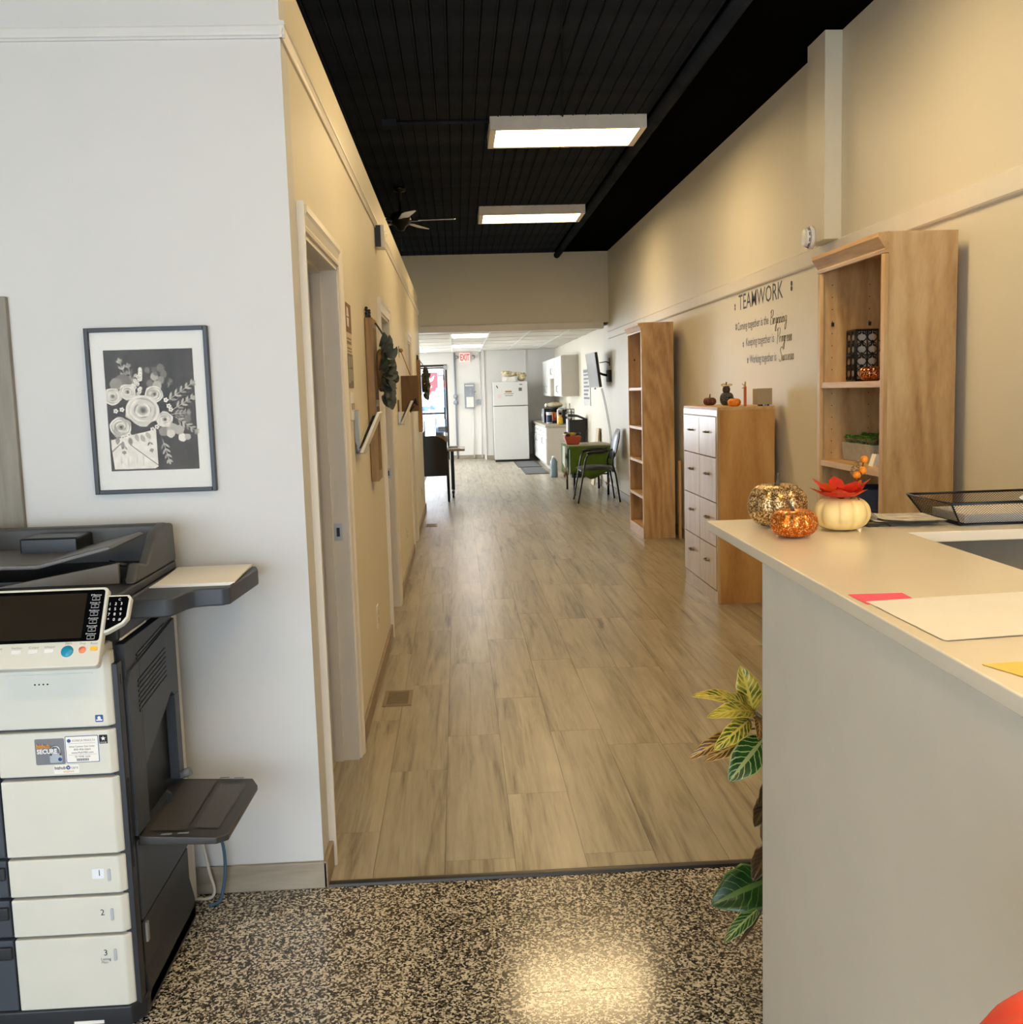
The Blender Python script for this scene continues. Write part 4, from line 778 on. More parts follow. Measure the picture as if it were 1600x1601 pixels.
# handwritten words, as single pen strokes
ST = {'B': [[(0.1, 0), (0.16, 1.0)], [(0.0, 0.85), (0.2, 1.05), (0.5, 0.98), (0.45, 0.62), (0.18, 0.52), (0.5, 0.42), (0.5, 0.06), (0.1, 0.02)]],
      'P': [[(0.12, -0.1), (0.2, 1.0)], [(0.0, 0.85), (0.25, 1.05), (0.6, 0.95), (0.55, 0.55), (0.2, 0.45)]],
      'S': [[(0.6, 0.95), (0.35, 1.05), (0.15, 0.8), (0.4, 0.5), (0.5, 0.15), (0.2, -0.05), (0.0, 0.15)]],
      'e': [[(0.0, 0.15), (0.25, 0.3), (0.2, 0.45), (0.05, 0.3), (0.1, 0.02), (0.35, 0.1)]], 'g': [[(0.3, 0.42), (0.1, 0.42), (0.05, 0.1), (0.28, 0.1), (0.32, 0.42), (0.28, -0.4), (0.1, -0.5), (0.1, -0.2), (0.4, 0.1)]],
      'i': [[(0.05, 0.42), (0.05, 0.05), (0.2, 0.08)], [(0.06, 0.6), (0.07, 0.63)]], 'n': [[(0.02, 0.42), (0.02, 0.0)], [(0.02, 0.25), (0.15, 0.44), (0.24, 0.3), (0.24, 0.02), (0.36, 0.08)]],
      'r': [[(0.02, 0.42), (0.05, 0.0)], [(0.04, 0.25), (0.14, 0.42), (0.26, 0.4)]], 'o': [[(0.15, 0.43), (0.02, 0.25), (0.12, 0.02), (0.26, 0.2), (0.15, 0.43), (0.34, 0.36)]],
      's': [[(0.0, 0.1), (0.2, 0.46), (0.26, 0.15), (0.08, 0.0), (0.34, 0.1)]], 'u': [[(0.02, 0.42), (0.05, 0.05), (0.18, 0.03), (0.24, 0.4), (0.25, 0.05), (0.36, 0.08)]], 'c': [[(0.24, 0.38), (0.1, 0.43), (0.03, 0.2), (0.12, 0.02), (0.32, 0.1)]]}
AD = {'B': 0.56, 'P': 0.6, 'S': 0.6, 'i': 0.18}
def script(word, y, z, h, fit):
    b = MB(); w_ = sum(AD.get(c_, 0.36) for c_ in word); kx = fit/w_; x = 0; T = wt(y, z)
    for c_ in word:
        for st in ST[c_]:
            pts = spline([(( x+p[0]+0.12*p[1])*kx, p[1]*h, 0) for p in st], 4); b.tube([T @ p for p in pts], 0.0013, 5, flat=1.0)
        x += AD.get(c_, 0.36)
    b.obj('script_word', VIN, td)
script('Beginning', 7.18, 1.905, 0.095, 0.36); script('Progress', 7.03, 1.775, 0.095, 0.32); script('Success', 6.98, 1.65, 0.09, 0.31)
def butterfly(y, z, s_):
    b = MB(); T = wt(y, z); 
    for sx, sy, a in ((0.25, 0.5, 0.3), (0.25, -0.5, -0.3), (-0.12, 0.55, 0.2), (-0.12, -0.45, 0.1)):
        b.poly([((sx*0.5+0.22*math.cos(t)*math.cos(a)-0.42*math.sin(t)*math.sin(a)*0.4)*s_, (sy*0.5+0.42*math.sin(t)*0.6+0.2*math.cos(t)*math.sin(a))*s_) for t in [2*PI*i/10 for i in range(10)]], T, 0)
    b.obj('ornament', VIN, td)
butterfly(8.09, 2.10, 0.05); butterfly(6.72, 2.125, 0.065); butterfly(8.06, 1.945, 0.05); butterfly(7.86, 1.80, 0.04); butterfly(7.74, 1.675, 0.04)
sm_ = thing('smoke_detector', 'round white detector on the wall column above the rail', 'smoke detector', (2.10, 6.05, 2.27)); T = Matrix.Translation((2.10, 6.05, 2.337)) @ Matrix.Rotation(-PI/2, 4, 'Y')
MB().lathe([(0, 0), (0.066, 0), (0.066, 0.018), (0.058, 0.022)], mat=T).obj('base', WHITE, sm_); MB().lathe([(0.052, 0.022), (0.054, 0.040), (0.046, 0.050), (0, 0.052)], mat=T).obj('cover', WHITE, sm_)
for k in range(10): a = 2*PI*k/10; MB().obox(T @ Matrix.Rotation(a, 4, 'Z') @ Matrix.Translation((0.0535, 0, 0.031)), 0.003, 0.02, 0.007).obj('slot', INKG, sm_)
# ================================================================ bookcases
def bookcase(x0, y0, label, W_=0.815):
    bc = thing('bookcase', label, 'bookcase', (x0+0.15, y0+W_/2, 0), world=False, group='tall maple bookcases along the right wall'); bc.location = (x0, y0, 0)
    D_, H_ = 0.30, 2.125; t = 0.019
    MB().box(0, D_, 0, t, 0, H_).obj('side_panel', VENEER, bc, bev=0.001); MB().box(0, D_, W_-t, W_, 0, H_).obj('side_panel', VENEER, bc, bev=0.001)
    MB().box(D_-0.008, D_-0.001, t, W_-t, 0.02, H_-0.002).obj('back_panel', VENEER, bc)
    MB().box(0, D_-0.008, t, W_-t, H_-t, H_).obj('top_panel', MAPLE_Y, bc)
    MB().box(-0.018, 0, -0.001, 0.038, 0, H_-0.09).obj('face_stile', MAPLE, bc, bev=0.002); MB().box(-0.018, 0, W_-0.038, W_+0.001, 0, H_-0.09).obj('face_stile', MAPLE, bc, bev=0.002)
    MB().box(-0.018, 0, 0.038, W_-0.038, 0.0, 0.085).obj('toe_board', MAPLE_Y, bc, bev=0.002)
    prof = [(0, 0), (0.018, 0), (0.022, 0.012), (0.018, 0.020), (0.024, 0.030), (0.040, 0.055), (0.048, 0.066), (0.048, 0.084), (0, 0.088)]
    MB().prism(prof, W_+0.004, fr((0, -0.002, H_-0.088), (-1, 0, 0), (0, 0, 1))).obj('crown_moulding', MAPLE_Y, bc)
    for z in (1.475, 1.085, 0.75, 0.40, 0.075):
        MB().box(0.0, D_-0.008, t, W_-t, z, z+0.022).box(-0.014, 0, 0.038, W_-0.038, z-0.006, z+0.0225).obj('shelf', MAPLE_Y, bc, bev=0.001)
    b = MB()
    for z in [0.3+0.06*k for k in range(30)]:
        if min(abs(z-q) for q in (1.49, 1.10, 0.76, 0.41)) < 0.035 or z > 2.0: continue
        for x in (0.05, 0.24):
            for yy, s_ in ((t, 1), (W_-t, -1)): b.lathe([(0, 0.0006), (0.003, 0.0006)], mat=Matrix.Translation((x, yy, z)) @ Matrix.Rotation(-s_*PI/2, 4, 'X'), n=6)
    b.obj('peg_holes', INK, bc)
    for x in (0.05, 0.24): MB().box(x-0.006, x+0.006, W_-t-0.012, W_-t, 1.775, 1.795).obj('shelf_peg', BLACK, bc)
    return bc
bookcase(1.85, 4.372, 'tall maple bookcase standing behind the counter, nearest the camera'); bookcase(1.825, 10.06, 'tall maple bookcase standing beyond the filing cabinet')
# ---- pumpkins
def pumpkin(mb, c, R, H, ribs=10, dp=0.10, m=0, dim=0.22):
    def fn(u, v):
        a = 2*PI*u; b_ = PI*(v-0.5); cb = max(0, math.cos(b_)); q = 1-dp*(1-abs(math.sin(ribs*a/2))**0.6)*cb**0.5
        r = R*(cb**0.62)*q; z = H/2*math.sin(b_)
        if b_ > 0: z -= H*dim*math.exp(-(r/(0.34*R))**2)*0.8
        else: z += H*0.06*math.exp(-(r/(0.3*R))**2)
        return (c[0]+r*math.cos(a), c[1]+r*math.sin(a), c[2]+H/2+z)
    return mb.grid(fn, ribs*8, 18, m, True, True)
def stem(c, h, lean, r0, r1): return MB().tube(spline([(c[0], c[1], c[2]), (c[0]+lean[0]*0.3, c[1]+lean[1]*0.3, c[2]+h*0.5), (c[0]+lean[0], c[1]+lean[1], c[2]+h)], 4), [r0+(r1-r0)*(min(1, i/4)) for i in range(9)], 8)
STEM = M('stem_brown', (74, 62, 42), 0.6, var=0.2, nscale=60); STEMG = M('stem_grey', (84, 78, 62), 0.6, var=0.2)
def pump(name, label, c, R, H, mat, sm=STEM, ribs=10, dp=0.10, sh=0.025, lean=(0, 0), sr=(0.010, 0.005), dim=0.22):
    t = thing(name, label, 'pumpkin', c); pumpkin(MB(), c, R, H, ribs, dp, 0, dim).obj('body', mat, t); stem((c[0], c[1], c[2]+H*(1-dim*0.75)-0.004), sh, lean, *sr).obj('stem', sm, t); return t
GOLD = glitter('gold_glitter', [(110, 80, 42), (176, 134, 80), (222, 182, 124), (250, 228, 184), (150, 110, 60), (236, 204, 150), (128, 92, 48)], 330, 0.36)
ORNG = glitter('orange_glitter', [(190, 92, 10), (214, 112, 22), (236, 150, 60), (206, 100, 14), (255, 210, 140), (196, 96, 12)], 420, 0.35)
BRGL = glitter('bronze_glitter', [(70, 34, 14), (130, 66, 28), (190, 110, 60), (236, 170, 120), (90, 44, 18)], 380)
CREAM = M('cream_pumpkin', (244, 218, 150), 0.45, var=0.05, nscale=30)
ZT = 1.151
pump('gold_pumpkin', 'large gold glitter pumpkin with brown stem on the counter', (0.775, 2.475, ZT), 0.073, 0.108, GOLD, ribs=9, dp=0.12, sh=0.038, lean=(0.003, -0.002), sr=(0.014, 0.004), dim=0.14)
pump('orange_pumpkin', 'small orange glitter pumpkin in front of the gold one on the counter', (0.756, 2.290, ZT), 0.054, 0.066, ORNG, STEMG, ribs=9, dp=0.13, sh=0.032, lean=(-0.016, 0), sr=(0.008, 0.003))
pump('cream_pumpkin', 'cream pumpkin with a red leaf flower on top on the counter', (0.900, 2.378, ZT), 0.066, 0.080, CREAM, ribs=9, dp=0.11, sh=0.012, dim=0.15)
# red leaf flower pick with berries and cone, lying on the cream pumpkin
fk = thing('flower_pick', 'red silk leaf flower with orange berries and a cone on the cream pumpkin', 'silk flower', (0.89, 2.37, ZT+0.075))
RED = M('silk_red', (214, 40, 6), 0.6, var=0.18, nscale=40); REDO = M('silk_orange', (232, 88, 16), 0.6, var=0.15, nscale=40)
def maple(L, mt):
    half = [(0, 0), (0.14, 0.06), (0.42, -0.02), (0.36, 0.20), (0.62, 0.34), (0.44, 0.44), (0.50, 0.66), (0.26, 0.60), (0.20, 0.82), (0, 1.0)]
    pts = half+[(-x, y) for x, y in reversed(half[1:-1])]
    b = MB(); n = len(pts); vs = [(x*L, y*L, 0.10*L*abs(x)*1.6+0.25*L*y*y) for x, y in pts]+[(0, 0.45*L, 0.0)]
    b.add(vs, [(i, (i+1) % n, n) for i in range(n)], 0, True); return b.mesh('leaf', mt)
ml1, ml2 = maple(0.074, RED), maple(0.064, REDO)
base = Vector((0.893, 2.365, ZT+0.077))
for k in range(11):
    a = 2*PI*k/11+0.3; el = 0.10 if k % 2 else 0.40
    inst(ml1 if k % 3 else ml2, 'leaf', fk, Matrix.Translation(base+Vector((0.006*math.cos(a), 0.006*math.sin(a), 0.002*(k % 2)))) @ Matrix.Rotation(a-PI/2, 4, 'Z') @ Matrix.Rotation(el, 4, 'X'))
MB().ball(base+Vector((0, 0, 0.008)), (0.014, 0.014, 0.010), 10).obj('flower_center', M('center_dark', (130, 30, 8), 0.7), fk)
TWIG = M('twig', (84, 44, 18), 0.7); BERRY = M('berry_orange', (240, 140, 24), 0.35)
for p1, p2 in (((0.925, 2.375, ZT+0.10), (0.9385, 2.385, ZT+0.128)), ((0.935, 2.38, ZT+0.11), (0.955, 2.39, ZT+0.138)), ((0.94, 2.38, ZT+0.12), (0.962, 2.40, ZT+0.163))):
    MB().tube(spline([(0.905, 2.368, ZT+0.08), p1, p2]), 0.0015, 6).obj('twig', TWIG, fk); MB().ball(p2, 0.0095, 12).obj('berry', BERRY, fk)
b = MB()
for i in range(40):
    t = i/40; a = i*2.4; r_ = 0.0085*math.sin(PI*(0.12+0.86*t)); p = Vector((0.933+0.010*t, 2.392, ZT+0.125+0.036*t)); b.ball(p+Vector((r_*math.cos(a), r_*math.sin(a), 0)), (0.0028, 0.0028, 0.002), 6)
b.obj('cone', M('cone_brown', (140, 108, 66), 0.6, var=0.3, nscale=90), fk)
MB().tube([(0.918+0.011*math.cos(a), 2.345, ZT+0.072+0.010*math.sin(a)) for a in [4.8*i/12-0.4 for i in range(13)]], 0.0016, 6).obj('wire_curl', TWIG, fk)
# ---- things in the bookcases
ln = thing('lantern', 'black filigree metal lantern on the upper shelf of the near bookcase', 'lantern', (2.0, 5.03, 1.4975)); LZ = 1.4975
MB().box(1.945, 2.06, 4.975, 5.09, LZ, LZ+0.012).obj('base_plate', BLACKM, ln); MB().box(1.945, 2.06, 4.975, 5.09, LZ+0.243, LZ+0.252).obj('top_plate', BLACKM, ln)
CANDLE = M('candle_glass', (196, 190, 176), 0.5)
MB().box(1.96, 2.045, 4.99, 5.075, LZ+0.012, LZ+0.243).obj('liner', CANDLE, ln)
for side in range(2):
    T = facing_cam((1.945, 4.975, LZ)) if side == 0 else facing_left((1.945, 5.09, LZ))
    b = MB(); 
    for x in (0.005, 0.0575, 0.11): b.tube([T @ Vector((x, 0.01, 0)), T @ Vector((x, 0.245, 0))], 0.0042, 6)
    for y in (0.128,): b.tube([T @ Vector((0.0, y, 0)), T @ Vector((0.115, y, 0))], 0.004, 6)
    for cx in (0.031, 0.084):
        for k in range(4):
            cy = 0.04+0.058*k
            for sgn in (1, -1):
                b.tube([T @ Vector((cx+sgn*(0.004+0.020*math.sin(t*PI)), cy-0.024+0.048*t, 0.0)) for t in [i/8 for i in range(9)]], 0.0030, 5)
                b.tube([T @ Vector((cx+sgn*(0.011+0.008*math.cos(t)), cy+0.008*math.sin(t)+0.022, 0.0)) for t in [2*PI*i/8 for i in range(8)]], 0.0026, 5, closed=True)
            b.lathe([(0, 0.002), (0.009, 0.002), (0.009, -0.002)], mat=T @ Matrix.Translation((cx, cy-0.024, 0)), n=8)
    b.obj('filigree_panel', BLACKM, ln)
MB().tube([(2.062, 4.99, LZ+0.20), (2.075, 4.985, LZ+0.19), (2.078, 4.985, LZ+0.16), (2.066, 4.99, LZ+0.14)], 0.002, 6).obj('handle', BLACKM, ln)
pump('bronze_pumpkin', 'small bronze glitter pumpkin beside the black lantern', (1.955, 4.80, 1.4975), 0.060, 0.072, BRGL, BRONZE, sh=0.018)
pt = thing('succulent_planter', 'grey trough of green succulents on the bookcase shelf', 'planter', (1.985, 4.93, 1.1075))
MB().prism([(-0.05, 0), (0.05, 0), (0.06, 0.09), (-0.06, 0.09)], 0.36, fr((1.99, 5.11, 1.1075), (1, 0, 0), (0, 0, 1))).obj('trough', M('trough_grey', (168, 164, 152), 0.7, var=0.1, nscale=30), pt, bev=0.003)
SUC = M('succulent_green', (92, 140, 54), 0.5, var=0.3, nscale=50); SUCE = M('succulent_edge', (150, 138, 100), 0.5)
sl_ = leafmesh(0.046, 0.034, SUC, 0.5); se_ = leafmesh(0.052, 0.038, SUCE, 0.4); rn = random.Random(21)
for i in range(13):
    c_ = Vector((1.955+0.075*((i % 2))+rn.uniform(-.008, .008), 4.775+0.026*i, 1.193+0.008*(i % 2)))
    for q in range(9):
        inst(se_ if q % 3 == 0 else sl_, 'leaf', pt, Matrix.Translation(c_) @ Matrix.Rotation(q*0.9+i, 4, 'Z') @ Matrix.Rotation((0.5, 0.85, 1.2)[q % 3], 4, 'X'))
cdn = thing('tent_card', 'small cream folded card on the bookcase shelf in front of the planter', 'card', (1.905, 4.62, 1.1075)); MB().prism([(0, 0), (0.044, 0), (0.028, 0.055), (0.018, 0.055)], 0.05, fr((1.895, 4.68, 1.1075), (1, 0, 0), (0, 0, 1))).obj('card', PAPER, cdn); MB().tube([(1.918, 4.655+0.012*math.cos(a), 1.162+0.018*math.sin(a)) for a in [PI*i/8 for i in range(9)]], 0.0012, 5).obj('loop', BRONZE, cdn)
tag(MB().prism([(0, 0), (0.07, 0), (0.035, 0.03)], 0.06, fr((1.90, 4.555, 1.1075), (1, 0, 0), (0, 0, 1))).obj('shelf_ornament', M('ornament_rust', (176, 96, 44), 0.5), bev=0.003), 'small rust coloured ornament at the shelf edge beside the folded card', 'ornament')
bb = thing('blue_basket', 'dark blue round basket on a low bookcase shelf', 'basket', (1.99, 4.86, 0.7725)); BLU = M('basket_blue', (54, 66, 88), 0.6, var=0.15, nscale=30)
MB().lathe([(0, 0.0), (0.105, 0.0), (0.125, 0.20), (0.128, 0.215), (0.120, 0.215), (0.100, 0.01), (0, 0.01)], (1.99, 4.86, 0.7725), 28).obj('body', BLU, bb); MB().tube([(1.99+0.128*math.cos(a), 4.86+0.128*math.sin(a), 0.985) for a in [2*PI*i/28 for i in range(28)]], 0.006, 6, closed=True).obj('rim', BLU, bb)
for k in range(4): MB().tube([(1.99+(0.108+0.004*k)*math.cos(a), 4.86+(0.108+0.004*k)*math.sin(a), 0.80+0.045*k) for a in [2*PI*i/28 for i in range(28)]], 0.004, 6, closed=True).obj('band', BLU, bb)
pump('tan_gourd', 'small tan gourd on the top shelf of the far bookcase', (1.92, 10.45, 1.4975), 0.04, 0.05, M('gourd_tan', (190, 158, 110), 0.6), sh=0.014)
pump('yellow_gourd', 'small yellow gourd on a middle shelf of the far bookcase', (1.92, 10.42, 0.7725), 0.055, 0.07, M('gourd_yellow', (206, 160, 60), 0.6), sh=0.014)
bt_ = thing('brown_bottle', 'small dark bottle on the second shelf of the far bookcase', 'bottle', (1.95, 10.30, 1.1075)); MB().lathe([(0, 0), (0.03, 0), (0.03, 0.10), (0.012, 0.13), (0.012, 0.17), (0, 0.17)], (1.95, 10.30, 1.1075), 16).obj('body', M('brown_glass', (70, 44, 22), 0.2), bt_); MB().lathe([(0.0135, 0.155), (0.0135, 0.175), (0, 0.175)], (1.95, 10.30, 1.1075), 12).obj('cap', BLACK, bt_)
wh_ = thing('rust_cone', 'rust red fabric cone on the low shelf of the far bookcase', 'ornament', (1.94, 10.42, 0.4225)); MB().lathe([(0, 0), (0.075, 0), (0.07, 0.02), (0.045, 0.03), (0.03, 0.14), (0.008, 0.2), (0, 0.2)], (1.94, 10.42, 0.4225), 18).obj('cone', M('felt_rust', (136, 66, 30), 0.8), wh_); MB().lathe([(0.05, 0.028), (0.05, 0.04), (0.044, 0.045)], (1.94, 10.42, 0.4225), 18).obj('band', INK, wh_)
tag(MB().add([(2.165, 9.99, 0.004), (2.187, 9.99, 0.004), (2.187, 10.02, 0.004), (2.165, 10.02, 0.004)], []).box(2.150, 2.172, 9.985, 10.045, 0, 0.775).obj('wood_strip', MAPLE), 'narrow maple strip standing between the far bookcase and the wall', 'board')
# ================================================================ filing cabinet
fcx0, fcx1, fcy0, fcy1, FH = 1.745, 2.14, 6.887, 7.915, 1.35
fb = thing('filing_cabinet', 'maple filing cabinet with eight drawers beside the right wall', 'filing cabinet', ((fcx0+fcx1)/2, (fcy0+fcy1)/2, 0))
MB().box(fcx0+0.02, fcx1, fcy0, fcy0+0.02, 0, FH-0.02).obj('side_panel', VENEER_F, fb, bev=0.001); MB().box(fcx0+0.02, fcx1, fcy1-0.02, fcy1, 0, FH-0.02).obj('side_panel', VENEER_F, fb, bev=0.001)
MB().box(fcx0+0.002, fcx1, fcy0, fcy1, FH-0.02, FH).obj('top_panel', MAPLE_Y, fb, bev=0.001)
MB().box(fcx0+0.02, fcx1, fcy0+0.02, fcy1-0.02, 0.0, FH-0.02).obj('carcass', MAPLE, fb)
MB().box(fcx0, fcx0+0.02, fcy0, fcy0+0.022, 0, FH-0.02).box(fcx0, fcx0+0.02, fcy1-0.022, fcy1, 0, FH-0.02).box(fcx0, fcx0+0.02, fcy0+0.022, fcy1-0.022, FH-0.06, FH-0.02).box(fcx0+0.002, fcx0+0.02, fcy0+0.022, fcy1-0.022, 0, 0.082).obj('face_frame', DRAWER, fb)
rows = [0.088, 0.392, 0.699, 1.006, 1.288]; mid = 7.395
for r_ in range(4):
    for (a, c2) in ((fcy0+0.026, mid-0.003), (mid+0.003, fcy1-0.026)):
        d = MB().box(fcx0-0.004, fcx0+0.019, a, c2, rows[r_]+0.003, rows[r_+1]-0.003).obj('drawer', DRAWER, fb, bev=0.002)
        yc, zc = (a+c2)/2, rows[r_]+0.60*(rows[r_+1]-rows[r_]); b = MB()
        b.tube(spline([(fcx0-0.004, yc-0.045, zc), (fcx0-0.024, yc-0.036, zc), (fcx0-0.027, yc, zc), (fcx0-0.024, yc+0.036, zc), (fcx0-0.004, yc+0.045, zc)]), 0.0055, 8).box(fcx0-0.006, fcx0-0.004, yc-0.055, yc-0.036, zc-0.009, zc+0.009).box(fcx0-0.006, fcx0-0.004, yc+0.036, yc+0.055, zc-0.009, zc+0.009)
        b.obj('pull', BRONZE, d)
DRED = M('oxblood', (84, 30, 16), 0.3, var=0.25, nscale=40); DGRP = glitter('grey_glitter', [(50, 48, 46), (84, 82, 78), (120, 116, 110), (66, 62, 58)], 300, 0.5)
pump('oxblood_pumpkin', 'dark red pumpkin at the far end of the filing cabinet top', (1.87, 7.59, FH), 0.048, 0.062, DRED, STEM, ribs=9, dp=0.16, sh=0.032, lean=(0.004, 0.004), sr=(0.008, 0.004), dim=0.12)
sg = thing('stacked_pumpkins', 'dark grey stacked pumpkin pair with a straw bow on the filing cabinet', 'ornament', (1.945, 7.39, FH)); pumpkin(MB(), (1.945, 7.39, FH), 0.050, 0.098, 9, 0.05, 0, 0.08).obj('lower_pumpkin', DGRP, sg); pumpkin(MB(), (1.942, 7.39, FH+0.088), 0.028, 0.055, 8, 0.06, 0, 0.1).obj('upper_pumpkin', M('charcoal_brown', (58, 48, 38), 0.5, var=0.3, nscale=40), sg)
b = MB(); STRAW = M('straw', (206, 180, 124), 0.7)
for s_ in (1, -1): b.tube(spline([(1.942, 7.385, FH+0.142), (1.942+0.02*s_, 7.38, FH+0.156), (1.942+0.04*s_, 7.38, FH+0.150), (1.942+0.024*s_, 7.38, FH+0.142), (1.942, 7.385, FH+0.142)], 4), 0.004, 6)
b.obj('bow', STRAW, sg); MB().tube([(1.942, 7.39, FH+0.135), (1.943, 7.39, FH+0.170)], 0.005, 8).obj('stem', STEM, sg)
pump('flat_pumpkin', 'low bright orange pumpkin in front of the grey stacked pumpkins', (1.905, 7.04, FH), 0.046, 0.056, M('pumpkin_orange', (228, 130, 30), 0.4, var=0.15, nscale=40), STEMG, ribs=8, dp=0.08, sh=0.010, dim=0.1)
cs = thing('orange_stick', 'slim orange candle with a straw bow on the filing cabinet', 'candle', (1.975, 7.02, FH)); MB().box(1.966, 1.984, 7.011, 7.029, FH, FH+0.135).obj('candle', M('candle_rust', (196, 92, 20), 0.5), cs, bev=0.002); MB().tube([(1.975, 7.02, FH+0.135), (1.976, 7.02, FH+0.168)], [0.008, 0.006], 8).obj('straw_top', STRAW, cs)
MB().tube([(1.975, 7.01, FH+0.135), (1.950, 7.005, FH+0.155)], 0.003, 6).tube([(1.975, 7.01, FH+0.135), (1.948, 7.005, FH+0.122)], 0.003, 6).obj('bow', STRAW, cs)
cb_ = thing('fabric_speaker', 'square beige fabric box on two black feet on the filing cabinet', 'speaker', (2.085, 6.98, FH)); MB().box(2.03, 2.137, 6.93, 7.03, FH+0.010, FH+0.118).obj('box', M('beige_fabric', (168, 150, 118), 0.9, var=0.12, nscale=200, bmp=0.3), cb_, bev=0.003)
for x in (2.062, 2.105): MB().box(x, x+0.014, 6.94, 7.02, FH, FH+0.011).obj('foot', BLACK, cb_)
# ================================================================ reception counter
ct = thing('reception_counter', 'L shaped white reception counter with beige front panel at the right', 'counter', (0.638, 2.633, 0), math.radians(-1.03), world=False)
TH = 0.025; ZU = 1.15-TH
top = MB().prism([(0, 0), (1.52, 0), (1.52, -0.33), (0.395, -0.33), (0.395, -3.1), (0, -3.1)], TH, Matrix.Translation((0, 0, ZU))).obj('countertop', COUNTER, ct, bev=0.003)
MB().box(0.032, 0.055, -3.1, -0.410, 0, ZU).obj('front_panel', PANEL, ct, bev=0.001)
MB().box(0.10, 1.52, -0.285, -0.26, 0, ZU).obj('end_panel', M('panel_grey', (126, 118, 106), 0.6), ct)  # grey puts the shade on the inner face into the colour
MB().box(0.058, 0.37, -0.46, -0.438, 0, ZU).obj('support_panel', PANEL, ct); MB().box(0.345, 0.37, -3.1, -0.46, 0, ZU).obj('inner_panel', PANEL, ct)
MB().box(0.37, 1.52, -0.95, -0.286, 0.715, 0.74).obj('worktop', M('worktop_grey', (138, 130, 118), 0.5), ct, bev=0.002); MB().box(1.49, 1.52, -0.95, -0.286, 0, 0.715).obj('worktop_leg', PANEL, ct)
# papers on the counter
def sheet(name, label, corners, z, m, cat='paper', th=0.0006, curl=None):
    me = MB(); n = 6
    A, B_, C_, D_ = [Vector((p[0], p[1], 0)) for p in corners]
    def fn(u, v, up=0):
        p = (A*(1-u)+B_*u)*(1-v)+(D_*(1-u)+C_*u)*v; zz = z+up
        if curl: zz += curl(u, v)
        return (p.x, p.y, zz)
    me.grid(lambda u, v: fn(u, v, th), n, n, 0, True); me.grid(lambda u, v: fn(1-u, v, 0), n, n, 0, True)
    return tag(me.obj(name, m), label, cat)
sheet('sticky_note', 'bright pink sticky note under the white sheet on the counter', [(0.632, 1.640), (0.722, 1.636), (0.718, 1.560), (0.634, 1.560)], 1.1503, M('pink_note', (255, 84, 120), 0.6), 'sticky note')
sheet('paper_sheet', 'white sheet of paper lying at the counter edge', [(0.638, 1.578), (0.93, 1.605), (0.93, 1.345), (0.640, 1.315)], 1.1510, PAPER, 'paper', curl=lambda u, v: 0.0006*math.sin(u*3)+0.002*max(0, v-0.7)*(1-u))
sheet('yellow_sheet', 'yellow paper at the lower right edge of the counter', [(0.630, 1.20), (0.80, 1.215), (0.80, 1.02), (0.665, 1.09)], 1.1505, M('yellow_paper', (244, 212, 110), 0.6), 'paper')
rn = random.Random(4)
PRT = M('newsprint', (196, 190, 180), 0.7, var=0.35, nscale=35)
for i in range(4):
    a = rn.uniform(-0.12, 0.12); cx, cy = 1.05+0.012*i, 2.49-0.01*i; w_, h_ = 0.10-0.008*i, 0.085
    cs_ = [(cx+x*math.cos(a)-y*math.sin(a), cy+x*math.sin(a)+y*math.cos(a)) for x, y in ((-w_, h_), (w_, h_), (w_, -h_), (-w_, -h_))]
    sheet('mail_sheet', ['lowest sheet of the mail pile beside the mesh tray', 'second sheet up in the mail pile beside the mesh tray', 'third sheet up in the mail pile beside the mesh tray', 'topmost printed sheet of the mail pile beside the mesh tray'][i], cs_, 1.1505+0.004*i, PRT if i in (1, 3) else PAPER, 'paper', curl=lambda u, v, i=i: 0.010*max(0, 0.3-u)*(0.6+0.4*i)+0.003*v*v)
sheet('plastic_sleeve', 'crumpled clear plastic wrap behind the cream pumpkin', [(0.93, 2.52), (1.04, 2.50), (1.03, 2.40), (0.955, 2.405)], 1.151, glassy('plastic_film', (0.92, 0.92, 0.9, 1), 0.35, 0.15), 'wrapper', curl=lambda u, v: 0.05*max(0, math.sin(PI*u))*max(0, math.sin(PI*v))**0.7*(1-u*0.5)+0.004*math.sin(9*u+7*v))
# black mesh letter tray
ty = thing('mesh_tray', 'black wire mesh letter tray on the counter', 'letter tray', (1.33, 2.46, 1.1505)); TX0, TX1, TY0, TY1, TZ0, TZ1 = 1.185, 1.49, 2.37, 2.56, 1.1515, 1.206; FLR = 0.032
BC = [(TX0, TY0, TZ0), (TX1, TY0, TZ0), (TX1, TY1, TZ0), (TX0, TY1, TZ0)]; RC = [(TX0-FLR, TY0-FLR*0.6, TZ1), (TX1+FLR, TY0-FLR*0.6, TZ1), (TX1+FLR, TY1+FLR, TZ1), (TX0-FLR, TY1+FLR, TZ1)]
MB().tube(RC, 0.0032, 8, closed=True).obj('rim_wire', BLACKM, ty); MB().tube(BC, 0.0024, 8, closed=True).obj('base_wire', BLACKM, ty)
for p, q in zip(BC, RC): MB().tube([p, q], 0.0024, 6).obj('corner_wire', BLACKM, ty)
